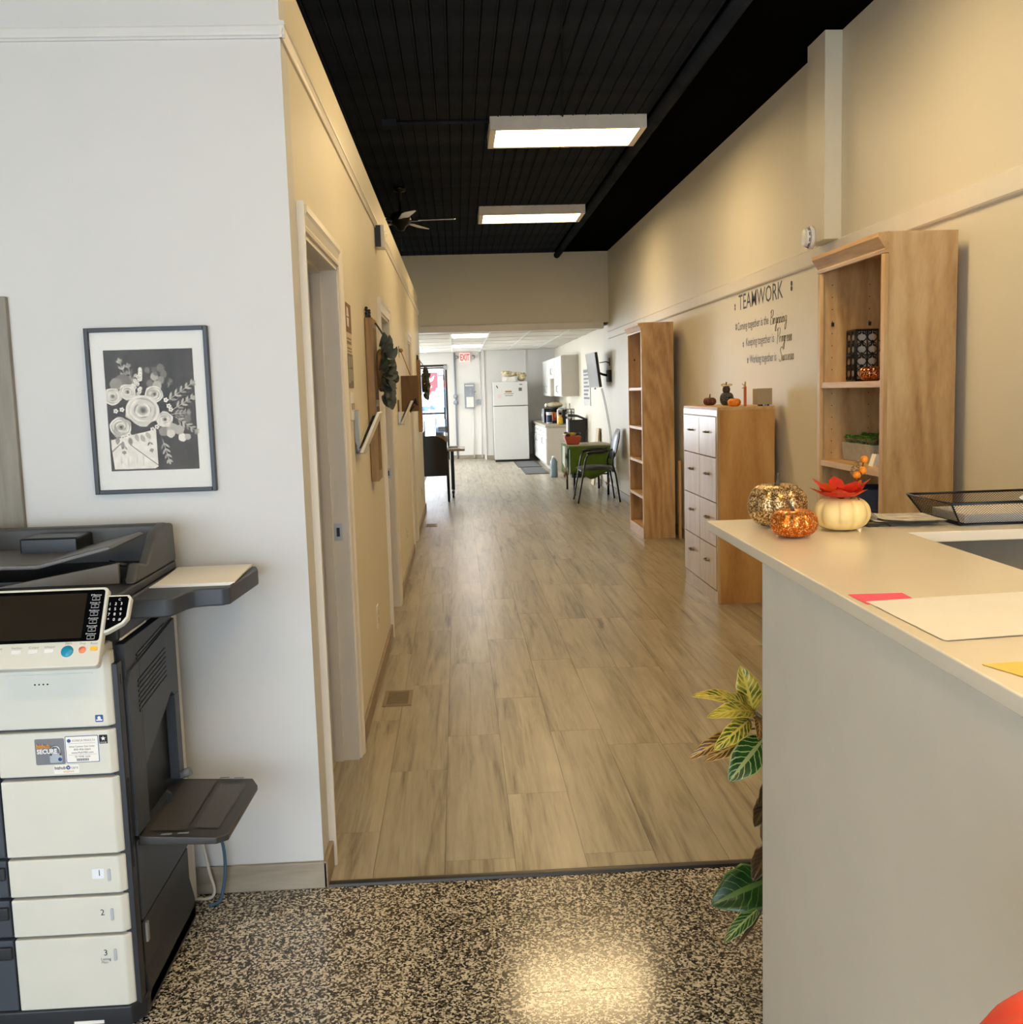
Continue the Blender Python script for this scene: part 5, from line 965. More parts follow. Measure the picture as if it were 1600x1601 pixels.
def meshwall(A, B_, C_, D_, du, dv, parent, r=0.0005):
    A, B_, C_, D_ = map(Vector, (A, B_, C_, D_)); Lu = (B_-A).length; Lv = (D_-A).length; b = MB()
    def pt(u, v): return (A*(1-u)+B_*u)*(1-v)+(D_*(1-u)+C_*u)*v
    nu, nv = int(Lu/du), max(1, int(Lv/dv))
    for s_ in (1, -1):
        for i in range(-nv, nu+nv+1):
            u0, v0 = i/nu, 0.0; u1, v1 = (i+s_*nv)/nu, 1.0
            # clip to the wall
            ts = [0.0, 1.0]
            if u1 != u0:
                for lim in (0.0, 1.0):
                    t = (lim-u0)/(u1-u0)
                    if 0 < t < 1: ts.append(t)
            ts.sort(); seg = [(t0, t1) for t0, t1 in zip(ts, ts[1:]) if -1e-6 <= u0+(u1-u0)*(t0+t1)/2 <= 1+1e-6]
            for t0, t1 in seg: b.tube([pt(u0+(u1-u0)*t0, t0), pt(u0+(u1-u0)*t1, t1)], r, 3, caps=False)
    b.obj('mesh_wall', BLACKM, parent)
for i in range(4): meshwall(BC[i], BC[(i+1) % 4], RC[(i+1) % 4], RC[i], 0.0062, 0.0062, ty)
meshwall(BC[0], BC[1], BC[2], BC[3], 0.0062, 0.0062, ty)
tag(MB().box(1.20, 1.475, 2.38, 2.55, 1.1545, 1.176).obj('paper_stack', PAPER, bev=0.001), 'stack of white paper inside the black mesh tray', 'paper')
tag(MB().grid(lambda u, v: (1.42+0.05*u+0.01*math.sin(6*v), 2.49+0.03*math.sin(4*u+2*v), 1.178+0.055*v*(1-abs(u-0.5)*1.2)), 8, 8).obj('tissue', PAPER), 'crumpled white tissue sticking up from the mesh tray', 'tissue')
# orange pumpkin on a tall round stand in front of the counter panel (only the top reaches the frame)
st_ = thing('plant_stand', 'tall round wooden stand in front of the counter panel at the right edge', 'stand', (0.46, 0.62, 0)); MB().lathe([(0, 0.83), (0.13, 0.83), (0.135, 0.84), (0.13, 0.85), (0, 0.85)], (0.46, 0.62, 0), 24).obj('top', MAPLE, st_)
for k in range(3): a = PI/4+k*2*PI/3; MB().tube([(0.46+0.08*math.cos(a), 0.62+0.08*math.sin(a), 0.83), (0.46+0.13*math.cos(a), 0.62+0.13*math.sin(a), 0)], 0.014, 8).obj('leg', MAPLE, st_)
pump('round_pumpkin', 'bright orange red pumpkin at the lower right corner', (0.46, 0.62, 0.8505), 0.135, 0.215, M('orange_bright', (226, 58, 8), 0.45, var=0.15, nscale=12), STEMG, ribs=10, dp=0.06, sh=0.02, sr=(0.02, 0.012))
# ================================================================ croton
def croton_mat(name, body, body2, vein, th):
    m, nt, b = newmat(name); uv = nd(nt, 'ShaderNodeUVMap'); sp = nd(nt, 'ShaderNodeSeparateXYZ'); nt.links.new(uv.outputs[0], sp.inputs[0])
    def mth(op, a, b_=None, c_=None):
        n = nd(nt, 'ShaderNodeMath', operation=op)
        for i, x in enumerate((a, b_, c_)):
            if x is None: continue
            if isinstance(x, (int, float)): n.inputs[i].default_value = x
            else: nt.links.new(x, n.inputs[i])
        return n.outputs[0]
    d = mth('ABSOLUTE', mth('SUBTRACT', sp.outputs[0], 0.5)); wob = noise(nt, coords(nt), 50, 3)
    side = mth('FRACT', mth('ADD', mth('MULTIPLY', mth('SUBTRACT', sp.outputs[1], mth('MULTIPLY', d, 0.55)), 8.0), mth('MULTIPLY', wob, 0.7)))
    sv = mth('LESS_THAN', side, th); mr = mth('LESS_THAN', d, 0.06); ed = mth('GREATER_THAN', d, 0.455); ve = mth('MAXIMUM', mth('MAXIMUM', sv, mr), ed)
    bodyc = ramp(nt, noise(nt, coords(nt), 26, 4), [(0.40, lin(body)), (0.60, lin(body2))])
    mx = nd(nt, 'ShaderNodeMix', data_type='RGBA'); nt.links.new(ve, mx.inputs[0]); nt.links.new(bodyc, mx.inputs[6]); mx.inputs[7].default_value = lin(vein)
    nt.links.new(mx.outputs[2], b.inputs['Base Color']); b.inputs['Roughness'].default_value = 0.32; bump(nt, b, ve, 0.3, 0.002); return m
CR = {'y': croton_mat('croton_yellow', (70, 92, 28), (196, 176, 60), (226, 202, 92), 0.34), 'b': croton_mat('croton_brown', (84, 58, 24), (112, 78, 34), (206, 160, 80), 0.26),
      'g': croton_mat('croton_green', (24, 66, 22), (38, 88, 30), (168, 176, 108), 0.20), 'n': croton_mat('croton_umber', (44, 32, 20), (60, 44, 24), (92, 70, 38), 0.14), 'd': croton_mat('croton_dark', (18, 50, 16), (30, 70, 22), (84, 112, 52), 0.10)}
cr = thing('croton_plant', 'croton plant with yellow and green veined leaves behind the counter panel', 'plant', (0.93, 2.66, 0))
POT = M('pot_clay', (92, 62, 46), 0.6)
MB().lathe([(0, 0), (0.095, 0), (0.13, 0.22), (0.14, 0.225), (0.14, 0.25), (0.125, 0.25), (0.12, 0.20), (0, 0.20)], (0.95, 2.72, 0), 24).obj('pot', POT, cr)
MB().lathe([(0, 0.205), (0.12, 0.205)], (0.95, 2.72, 0), 24).obj('soil', M('soil', (44, 34, 26), 0.95, bmp=0.5), cr)
stm = spline([(0.94, 2.71, 0.19), (0.90, 2.66, 0.35), (0.85, 2.60, 0.50), (0.79, 2.55, 0.60)]); MB().tube(stm, 0.008, 8).obj('stem', M('croton_stem', (120, 116, 90), 0.6), cr)
def L3(x, z, Y): k = Y/2.72; return Vector((x*k, Y, 1.5-(1.5-z)*k))
leaves = [('y', (0.785, 0.604, 2.55), (0.750, 0.735, 2.55), 0.066, (0, -1, 0.1), 0.1), ('y', (0.760, 0.600, 2.56), (0.612, 0.655, 2.50), 0.048, (0.1, -0.5, 0.8), 0.25),
          ('y', (0.790, 0.600, 2.54), (0.655, 0.592, 2.46), 0.050, (0, -0.7, 0.7), 0.2), ('y', (0.775, 0.580, 2.52), (0.674, 0.497, 2.44), 0.052, (-0.2, -0.9, 0.35), 0.2), ('y', (0.775, 0.60, 2.56), (0.70, 0.655, 2.48), 0.045, (0, -0.8, 0.6), 0.15),
          ('b', (0.750, 0.548, 2.53), (0.600, 0.474, 2.50), 0.042, (0, -0.8, 0.6), 0.15), ('b', (0.785, 0.528, 2.50), (0.645, 0.466, 2.45), 0.044, (0, -0.8, 0.6), 0.15), ('b', (0.79, 0.59, 2.55), (0.80, 0.52, 2.46), 0.04, (0.2, -0.9, 0.3), 0.2),
          ('g', (0.815, 0.525, 2.48), (0.716, 0.405, 2.42), 0.085, (-0.2, -0.9, 0.4), 0.15), ('d', (0.80, 0.52, 2.52), (0.745, 0.46, 2.46), 0.05, (0, -0.7, 0.7), 0.2),
          ('n', (0.84, 0.36, 2.50), (0.788, 0.27, 2.44), 0.05, (-0.5, -0.8, 0.2), 0.1), ('n', (0.84, 0.22, 2.50), (0.783, 0.11, 2.44), 0.055, (-0.5, -0.8, 0.2), 0.1), ('n', (0.85, 0.42, 2.52), (0.80, 0.33, 2.46), 0.04, (-0.3, -0.9, 0.2), 0.1),
          ('d', (0.835, 0.115, 2.50), (0.664, 0.047, 2.46), 0.115, (0.1, -0.75, 0.65), 0.15), ('g', (0.80, 0.03, 2.50), (0.699, -0.070, 2.46), 0.040, (-0.6, -0.7, 0.4), 0.1), ('n', (0.815, 0.04, 2.49), (0.728, -0.09, 2.46), 0.012, (-0.6, -0.7, 0.4), -0.15),
          ('y', (0.86, 0.60, 2.60), (0.93, 0.70, 2.62), 0.06, (0, -1, 0.2), 0.1), ('g', (0.88, 0.50, 2.60), (1.02, 0.56, 2.62), 0.07, (0, -0.7, 0.7), 0.1), ('g', (0.90, 0.44, 2.64), (0.98, 0.50, 2.75), 0.07, (0, -0.2, 1), 0.2), ('y', (0.88, 0.55, 2.62), (0.90, 0.62, 2.74), 0.06, (0, -0.3, 1), 0.2)]
for kind, bs, tp, wd, nrm, arch in leaves:
    A, B_ = L3(*bs), L3(*tp); dvec = B_-A; L = dvec.length; d1 = dvec.normalized(); n1 = (Vector(nrm)-d1*Vector(nrm).dot(d1)).normalized(); s1 = d1.cross(n1)
    def fn(u, v):
        prof = math.sin(PI*min(1.0, 0.04+0.96*v**0.85))**0.75; x = (u-0.5)*wd*prof*(1+0.05*math.sin(v*22))
        return A+d1*(L*v)+s1*x+n1*(arch*L*math.sin(PI*v)*0.6+abs(u-0.5)*wd*0.25*prof)
    lf = MB().grid(fn, 6, 14, 0, True, uv=True).obj('leaf', CR[kind], cr)
    sol = lf.modifiers.new('thick', 'SOLIDIFY'); sol.thickness = 0.0012
    near = min(stm, key=lambda p: (p-A).length) if A.z > 0.3 else Vector((0.94, 2.71, 0.21))
    if (near-A).length > 0.015: MB().tube(spline([near, (near+A)/2+Vector((0, 0, 0.01)), A], 3), 0.0025, 6).obj('petiole', MATS['croton_stem'], cr)
# ================================================================ kitchen
CABW = M('cabinet_white', (234, 234, 230), 0.35, var=0.02); CABS = M('cabinet_side', (206, 200, 190), 0.4, var=0.02); TOPG = M('worktop_speckle', (176, 168, 152), 0.35, var=0.2, nscale=120)
def kdoor(mb_parent, x, y0, y1, z0, z1, pull_y=None, pull_z=None, name='door', fr_w=0.05):
    d = MB().box(x-0.016, x, y0, y1, z0, z1).obj(name, CABW, mb_parent, bev=0.002)
    if z1-z0 > 0.2:
        MB().box(x-0.022, x-0.016, y0, y1, z0, z0+fr_w).box(x-0.022, x-0.016, y0, y1, z1-fr_w, z1).box(x-0.022, x-0.016, y0, y0+fr_w, z0+fr_w, z1-fr_w).box(x-0.022, x-0.016, y1-fr_w, y1, z0+fr_w, z1-fr_w).obj('door_rail', CABW, d)
    if pull_y is not None:
        if name == 'drawer': MB().tube([(x-0.02, pull_y-0.06, pull_z), (x-0.045, pull_y-0.05, pull_z), (x-0.045, pull_y+0.05, pull_z), (x-0.02, pull_y+0.06, pull_z)], 0.006, 6).obj('pull', ALU, d)
        else: MB().tube([(x-0.02, pull_y, pull_z-0.06), (x-0.045, pull_y, pull_z-0.05), (x-0.045, pull_y, pull_z+0.05), (x-0.02, pull_y, pull_z+0.06)], 0.006, 6).obj('pull', ALU, d)
    return d
# base cabinets: near unit and far unit
for nm, (ya, yb), lb in (('base_cabinet', (19.35, 20.75), 'white base cabinet with drawer and panel doors nearest the table'), ('base_cabinet', (20.80, 22.95), 'white base cabinet at the far end beside the refrigerator')):
    k_ = thing(nm, lb, 'cabinet', (1.92, (ya+yb)/2, 0), group='kitchen base cabinets'); MB().box(1.665, RX-0.002, ya, yb, 0.09, 0.80).box(1.73, RX-0.002, ya, yb, 0, 0.09).obj('body', CABS, k_)
    n_ = 2 if yb-ya < 1.5 else 3; w_ = (yb-ya)/n_
    for i in range(n_):
        kdoor(k_, 1.665, ya+i*w_+0.012, ya+(i+1)*w_-0.012, 0.11, 0.60, ya+i*w_+(w_-0.07 if i % 2 == 0 else 0.07), 0.53); kdoor(k_, 1.665, ya+i*w_+0.012, ya+(i+1)*w_-0.012, 0.625, 0.78, ya+(i+0.5)*w_, 0.71, 'drawer')
tag(MB().box(1.635, RX-0.002, 19.32, 22.97, 0.80, 0.845).obj('worktop', TOPG, bev=0.004), 'speckled grey worktop running over the white base cabinets', 'worktop')
ucab = thing('wall_cabinet', 'white wall cabinets with panel doors above the worktop', 'cabinet', (2.04, 20.4, 1.38)); MB().box(1.905, RX-0.002, 18.60, 22.6, 1.72, 2.115).box(1.905, RX-0.002, 18.60, 20.0, 1.375, 1.72).box(1.905, RX-0.002, 20.85, 22.6, 1.375, 1.72).obj('body', CABS, ucab)
for ya, yb, z0, py in ((18.61, 19.30, 1.385, 19.24), (19.31, 19.99, 1.385, 19.37), (20.01, 20.42, 1.73, 20.36), (20.43, 20.84, 1.73, 20.49), (20.86, 21.7, 1.385, 21.64), (21.71, 22.59, 1.385, 21.77)): kdoor(ucab, 1.905, ya, yb, z0, 2.105, py, z0+0.13)
# refrigerator
rf = thing('refrigerator', 'white top freezer refrigerator beside the cabinets', 'refrigerator', (1.14, 22.3, 0)); FRW = M('fridge_white', (206, 205, 201), 0.35, var=0.015)
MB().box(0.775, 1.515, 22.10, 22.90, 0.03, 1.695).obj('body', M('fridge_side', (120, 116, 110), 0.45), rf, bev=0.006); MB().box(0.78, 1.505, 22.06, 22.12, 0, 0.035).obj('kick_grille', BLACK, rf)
fd1 = MB().box(0.765, 1.508, 22.02, 22.095, 1.195, 1.70).obj('freezer_door', FRW, rf, bev=0.012); MB().box(0.765, 1.508, 22.02, 22.095, 0.045, 1.182).obj('fridge_door', FRW, rf, bev=0.012)
T = facing_cam((0.765, 22.018, 0)); b = MB(); rect(b, T, 0.26, 0.40, 1.475, 1.51, 0.001, 0); rect(b, T, 0.24, 0.44, 1.44, 1.452, 0.001, 1); rect(b, T, 0.26, 0.42, 1.40, 1.415, 0.001, 1); rect(b, T, 0.10, 0.18, 1.36, 1.43, 0.001, 4); rect(b, T, 0.55, 0.62, 1.50, 1.57, 0.001, 2); rect(b, T, 0.57, 0.635, 1.63, 1.645, 0.001, 3); b.poly([(0.07, 1.62), (0.085, 1.63), (0.115, 1.575), (0.10, 1.565)], T @ Matrix.Translation((0, 0, 0.001)), 3)
b.obj('magnets', [M('magnet_gold', (150, 116, 60), 0.5), INKG, M('magnet_grey', (110, 104, 98), 0.5), INK, M('magnet_pink', (214, 190, 186), 0.6)], fd1)
tag(MB().box(1.0, 1.26, 22.15, 22.45, 1.70, 1.80).box(0.97, 1.08, 22.13, 22.15, 1.70, 1.80).obj('white_box', PAPER, bev=0.003), 'white carton on top of the refrigerator', 'box')
bg_ = MB(); rn = random.Random(6)
for i in range(9): bg_.ball((1.02+0.055*i, 22.30+rn.uniform(-.04, .04), 1.872-0.006*i+rn.uniform(-.0, .03)), (rn.uniform(.05, .08), .07, rn.uniform(.04, .06)), 8)
bg_.ball((1.14, 22.3, 1.856), (0.15, 0.1, 0.05), 10).ball((1.40, 22.3, 1.775), (0.09, 0.1, 0.07), 10); tag(bg_.obj('snack_bags', M('snack_beige', (200, 184, 146), 0.6, var=0.4, nscale=16)), 'crumpled beige snack bag piled on top of the refrigerator', 'bag')
# worktop things
mw = thing('microwave', 'black and silver microwave oven on the worktop', 'microwave', (1.9, 20.9, 0.845)); MB().box(1.74, 2.15, 20.70, 21.10, 0.85, 1.13).obj('body', BLACK, mw, bev=0.006); MB().box(1.74, 2.15, 20.685, 20.70, 0.85, 1.13).obj('side_cover', GLOSSBLK, mw); MB().box(1.725, 1.74, 20.70, 21.10, 0.855, 1.125).obj('door', ALU, mw, bev=0.003); MB().tube([(1.72, 20.76, 0.89), (1.70, 20.76, 0.90), (1.70, 20.76, 1.08), (1.72, 20.76, 1.09)], 0.008, 8).obj('handle', CHROME, mw)
bgm = thing('bread_loaf', 'plastic bag of bread lying on the microwave', 'bread', (1.95, 20.9, 1.13)); MB().ball((1.97, 20.9, 1.195), (0.17, 0.14, 0.062), 14).obj('bag', M('bread_bag', (186, 172, 144), 0.45, var=0.3, nscale=22), bgm); MB().ball((1.80, 20.88, 1.19), (0.04, 0.05, 0.05), 8).obj('knot', M('bag_end', (214, 206, 192), 0.4), bgm)
cn = thing('white_canister', 'white and navy canister in front of the microwave', 'canister', (1.79, 20.2, 0.845)); MB().lathe([(0, 0), (0.055, 0), (0.055, 0.20), (0, 0.20)], (1.79, 20.2, 0.845), 20).obj('body', WHITE, cn); MB().lathe([(0.0565, 0.03), (0.0565, 0.17)], (1.79, 20.2, 0.845), 20).obj('label', M('navy', (34, 46, 78), 0.4), cn); MB().lathe([(0.058, 0.20), (0.058, 0.225), (0, 0.225)], (1.79, 20.2, 0.845), 20).obj('lid', WHITE, cn)
sb = thing('snack_box', 'orange and red snack carton on the worktop', 'box', (1.93, 20.35, 0.845)); MB().box(1.87, 1.99, 20.30, 20.38, 0.90, 1.06).obj('carton', M('carton_orange', (196, 130, 66), 0.5, var=0.4, nscale=24), sb); MB().box(1.87, 1.99, 20.295, 20.30, 0.91, 0.96).box(1.872, 1.90, 20.294, 20.30, 0.96, 1.05).obj('print', M('carton_red', (190, 56, 24), 0.5), sb); MB().box(1.86, 2.0, 20.28, 20.4, 0.845, 0.90).obj('stand', BLACK, sb)
cm = thing('coffee_maker', 'silver and black coffee maker on the worktop', 'coffee maker', (2.02, 19.95, 0.845)); MB().box(1.95, 2.10, 19.85, 20.10, 0.845, 0.87).box(2.02, 2.10, 19.85, 20.10, 0.87, 1.12).obj('body', BLACK, cm, bev=0.004); MB().lathe([(0, 1.06), (0.075, 1.06), (0.085, 1.13), (0.06, 1.15), (0, 1.15)], (2.02, 19.96, 0), 20).obj('brew_head', ALU, cm); MB().lathe([(0, 0.872), (0.055, 0.875), (0.06, 0.95), (0.045, 1.02), (0.045, 1.03)], (1.985, 19.96, 0), 20).obj('carafe', GLOSSBLK, cm); MB().lathe([(0, 0.845), (0.02, 0.845), (0.02, 1.12), (0, 1.12)], (1.935, 19.90, 0), 14).obj('water_tower', WHITE, cm)
yj = thing('yellow_jar', 'yellow plastic jar at the front of the worktop', 'jar', (1.93, 19.45, 0.845)); MB().lathe([(0, 0), (0.05, 0), (0.055, 0.03), (0.05, 0.12), (0.03, 0.15), (0.03, 0.17)], (1.93, 19.45, 0.845), 20).obj('body', M('jar_yellow', (206, 166, 30), 0.4, var=0.25, nscale=30), yj); MB().lathe([(0.033, 0.155), (0.033, 0.185), (0, 0.185)], (1.93, 19.45, 0.845), 16).obj('lid', M('jar_tan', (196, 140, 90), 0.5), yj)
wbk = thing('wire_basket', 'black wire basket on the worktop beside the coffee maker', 'basket', (2.13, 19.58, 0.845)); b = MB()
for z in (1.02, 1.07, 1.13): b.tube([(2.07, 19.40, z), (2.19, 19.40, z), (2.19, 19.76, z), (2.07, 19.76, z)], 0.005, 6, closed=True)
for x, y in ((2.07, 19.40), (2.19, 19.40), (2.19, 19.76), (2.07, 19.76), (2.13, 19.40), (2.13, 19.76), (2.07, 19.58)): b.tube([(x, y, 0.845), (x, y, 1.13)], 0.005, 6)
b.obj('wire_frame', BLACKM, wbk); MB().tube([(2.13, 19.58+0.1*math.cos(a), 1.12+0.12*math.sin(a)) for a in [PI*i/12 for i in range(13)]], 0.005, 6).obj('handle', BLACKM, wbk); MB().box(2.075, 2.185, 19.41, 19.75, 1.02, 1.03).obj('shelf', BLACKM, wbk)
for i, x in enumerate((2.09, 2.14)):
    t = thing('spice_jar', ['spice jar under the wire basket, left one', 'spice jar under the wire basket, right one'][i], 'jar', (x, 19.50, 0.845), group='spice jars'); MB().lathe([(0, 0), (0.022, 0), (0.022, 0.09), (0, 0.09)], (x, 19.50, 0.845), 12).obj('glass', M('spice_brown', (150, 110, 60), 0.4) if 'spice_brown' not in MATS else MATS['spice_brown'], t); MB().lathe([(0.023, 0.085), (0.023, 0.11), (0, 0.11)], (x, 19.50, 0.845), 12).obj('lid', M('spice_lid', (90, 84, 70), 0.4) if 'spice_lid' not in MATS else MATS['spice_lid'], t)
# trash can
tc = thing('trash_can', 'tall black trash can with open lid beside the cabinet', 'trash can', (2.03, 17.6, 0)); MB().prism([(-0.12, 0), (0.12, 0), (0.15, 0.98), (-0.15, 0.98)], 0.32, fr((2.03, 17.78, 0), (1, 0, 0), (0, 0, 1))).obj('bin', BLACK, tc, bev=0.02); MB().prism([(-0.17, 1.04), (0.0, 1.03), (0.16, 0.97), (0.16, 1.0), (0.0, 1.07), (-0.16, 1.085)], 0.34, fr((2.03, 17.79, 0), (1, 0, 0), (0, 0, 1))).obj('lid', DGREY2, tc, bev=0.004); MB().box(1.862, 1.882, 17.48, 17.72, 0.62, 1.0).obj('front_plate', ALU, tc)
# poster, TV, leaning board
po = thing('kitchen_poster', 'framed notice poster on the kitchen wall behind the television', 'poster', (RX, 17.4, 1.22)); MB().box(RX-0.012, RX-0.001, 16.95, 17.85, 1.22, 1.84).obj('sheet', M('poster_sheet', (206, 204, 198), 0.3), po); T = facing_left((RX-0.0125, 17.85, 1.22)); b = MB()
for i in range(7): rect(b, T, 0.08, 0.82-0.1*(i % 3), 0.50-0.065*i, 0.53-0.065*i, 0.0004, 0)
rect(b, T, 0.05, 0.85, 0.555, 0.60, 0.0004, 0); b.obj('print', INKG, po)
tv = thing('television', 'flat television on a swing arm bracket on the kitchen wall', 'television', (RX, 14.9, 1.5))
TM = Matrix.Translation((1.985, 15.10, 1.765)) @ Matrix.Rotation(math.radians(2.5), 4, 'Z') @ Matrix.Rotation(math.radians(-7), 4, 'Y')
MB().obox(TM @ Matrix.Translation((0.02, 0, 0)), 0.04, 0.80, 0.50).obj('housing', BLACK, tv, bev=0.004)
MB().obox(TM @ Matrix.Translation((-0.0012, 0, 0)), 0.002, 0.78, 0.48).obj('screen', M('tv_screen', (150, 148, 142), 0.14, spec=0.9), tv)  # pale grey paints the reflected light into the screen colour
MB().obox(TM @ Matrix.Translation((0.055, 0.0, -0.03)), 0.03, 0.22, 0.34).obj('mount_plate', BLACKM, tv); MB().tube([(2.06, 15.08, 1.74), (2.12, 14.95, 1.70), (RX-0.03, 14.75, 1.68)], 0.018, 8).obj('swing_arm', BLACKM, tv); MB().box(RX-0.045, RX-0.001, 14.62, 14.86, 1.59, 1.76).obj('wall_bracket', BLACKM, tv, bev=0.006); MB().obox(TM @ Matrix.Translation((-0.004, -0.05, -0.265)), 0.015, 0.06, 0.022).obj('sensor', BLACK, tv)
MB().tube([(RX-0.12, 14.98, 1.87), (RX-0.05, 14.82, 1.88), (RX-0.01, 14.8, 1.86)], 0.007, 6).box(RX-0.01, RX-0.001, 14.77, 14.83, 1.82, 1.93).obj('cable_arm', BLACKM, tv)
for i, (dy, lb) in enumerate(((0.0, 'thin cable hanging from the television, left one'), (-0.12, 'thin cable hanging from the television, right one'))):
    tag(MB().tube(spline([(2.10, 15.0+dy, 1.50), (2.15, 14.92+dy, 1.2), (RX-0.012, 14.8+dy, 0.8), (RX-0.014, 14.75+dy, 0.3)]), 0.004, 6).obj('tv_cable', INK), lb, 'cable', 'television cables')
tag(MB().obox(Matrix.Translation((2.125, 15.95, 0.45)) @ Matrix.Rotation(0.11, 4, 'Y'), 0.02, 0.30, 0.88).obj('leaning_board', M('board_tan', (206, 184, 142), 0.6)), 'tan board leaning on the kitchen wall behind the table', 'board')
# table with green cloth
tb = thing('folding_table', 'small black legged table under the green cloth', 'table', (1.88, 14.95, 0)); MB().box(1.56, 2.17, 14.42, 15.52, 0.655, 0.69).obj('table_top', M('table_grey', (150, 142, 128), 0.5), tb, bev=0.004)
for x in (1.62, 2.10):
    for y in (14.47, 15.46): MB().tube([(x, y, 0.66), (x, y, 0)], 0.016, 8).obj('leg', BLACKM, tb)
MB().tube([(1.62, 14.47, 0.30), (2.10, 14.47, 0.30)], 0.010, 8).obj('stretcher', BLACKM, tb)
gc = MB(); rn = random.Random(2)
def hem(t): return 0.30+0.05*math.sin(t*7)+0.06*abs(math.sin(t*2.2))
def cl(u, v):   # front drape facing the camera
    x = 1.555+0.62*u; zb = 0.26+0.10*abs(u-0.45)*1.2+0.03*math.sin(u*9); return (x, 14.405-0.018*math.sin(u*16+1)*v-0.015*v, 0.696-(0.696-zb)*v)
gc.grid(cl, 24, 8, 0, True)
def cl2(u, v):
    y = 14.405+1.12*u; zb = 0.30+0.04*math.sin(u*8); return (1.545-0.015*math.sin(u*18)*v-0.012*v, y, 0.696-(0.696-zb)*v)
gc.grid(cl2, 24, 8, 0, True); gc.box(1.548, 2.175, 14.41, 15.53, 0.692, 0.697)
GREEN = M('cloth_green', (78, 106, 14), 0.8, var=0.12, nscale=6, bmp=0.1)
clo = thing('green_tablecloth', 'green tablecloth with leaf hem draped over the small table', 'tablecloth', (1.86, 14.95, 0.69)); gc.obj('cloth', GREEN, clo).modifiers.new('s', 'SOLIDIFY').thickness = 0.003
tag(MB().prism([(0, 0), (0.60, 0.0), (0.60, 0.9), (0, 0.9)], 0.004, Matrix.Translation((1.57, 14.56, 0.6985))).obj('table_runner', M('runner_grey', (170, 160, 138), 0.6)), 'pale grey place mat lying on the green tablecloth', 'table mat')
LFO = M('leaf_hem', (150, 96, 44), 0.7, var=0.4, nscale=40); hm = MB(); rn = random.Random(8)
for i in range(26):
    c_ = Vector((1.525+rn.uniform(-.01, .01), 14.39+rn.uniform(0, 0.5), 0.22+rn.random()*0.36)) if i < 18 else Vector((2.10+rn.uniform(-.05, .05), 14.375, 0.16+rn.random()*0.14))
    a = rn.uniform(0, 6.28); hm.add([c_+Vector((0, 0.02*math.cos(a), 0.04*math.sin(a))), c_+Vector((-0.012, 0.03*math.cos(a+1.6), 0.03*math.sin(a+1.6))), c_+Vector((0, 0.02*math.cos(a+3.1), 0.045*math.sin(a+3.1))), c_+Vector((0.008, 0.03*math.cos(a+4.7), 0.03*math.sin(a+4.7)))], [(0, 1, 2, 3)])
hm.obj('leaf_hem', LFO, clo)
tag(MB().add([(1.490, 14.44, 0.70), (1.490, 14.75, 0.70), (1.485, 14.75, 0.46), (1.485, 14.44, 0.40), (1.495, 14.44, 0.70), (1.495, 14.75, 0.70), (1.490, 14.75, 0.46), (1.490, 14.44, 0.40)], [(0, 1, 2, 3), (7, 6, 5, 4), (0, 4, 5, 1), (2, 6, 7, 3), (0, 3, 7, 4), (1, 5, 6, 2)]).obj('white_napkin', PAPER), 'white cloth corner hanging over the table edge', 'napkin')
bw = thing('orange_bowl', 'orange square bowl of candy on the green table', 'bowl', (1.66, 15.0, 0.703)); MB().prism([(-0.09, 0), (0.09, 0), (0.125, 0.12), (-0.125, 0.12)], 0.22, fr((1.66, 15.11, 0.7035), (1, 0, 0), (0, 0, 1))).obj('bowl', M('bowl_orange', (186, 72, 16), 0.4), bw, bev=0.01)
cand = [M('candy_%d' % i, c, 0.4) for i, c in enumerate([(214, 160, 60), (40, 34, 30), (210, 180, 140), (226, 196, 60)])]; rn = random.Random(12)
for i in range(12): MB().ball((1.66+rn.uniform(-.10, .10), 15.0+rn.uniform(-.08, .08), 0.835+rn.uniform(-.005, .03)), (0.04, 0.03, 0.022), 8).obj('candy', cand[i % 4], bw)
wj = thing('water_jug', 'clear water bottle standing on the floor beside the green cloth', 'bottle', (1.63, 17.7, 0)); MB().lathe([(0, 0), (0.06, 0), (0.065, 0.05), (0.06, 0.10), (0.065, 0.15), (0.06, 0.20), (0.065, 0.27), (0.03, 0.32), (0.03, 0.345)], (1.63, 17.7, 0), 18).obj('body', M('water_blue', (126, 146, 160), 0.15), wj); MB().lathe([(0.033, 0.335), (0.033, 0.365), (0, 0.365)], (1.63, 17.7, 0), 14).obj('cap', WHITE, wj)
# guest chair
LEATH = M('black_leather', (22, 22, 24), 0.32, bmp=0.05); GUN = M('gunmetal', (62, 60, 58), 0.3, 0.8)
gch = thing('guest_chair', 'black padded armchair with metal legs beside the far bookcase', 'chair', (1.90, 13.70, 0), world=False); gch.location = (1.82, 13.72, 0)
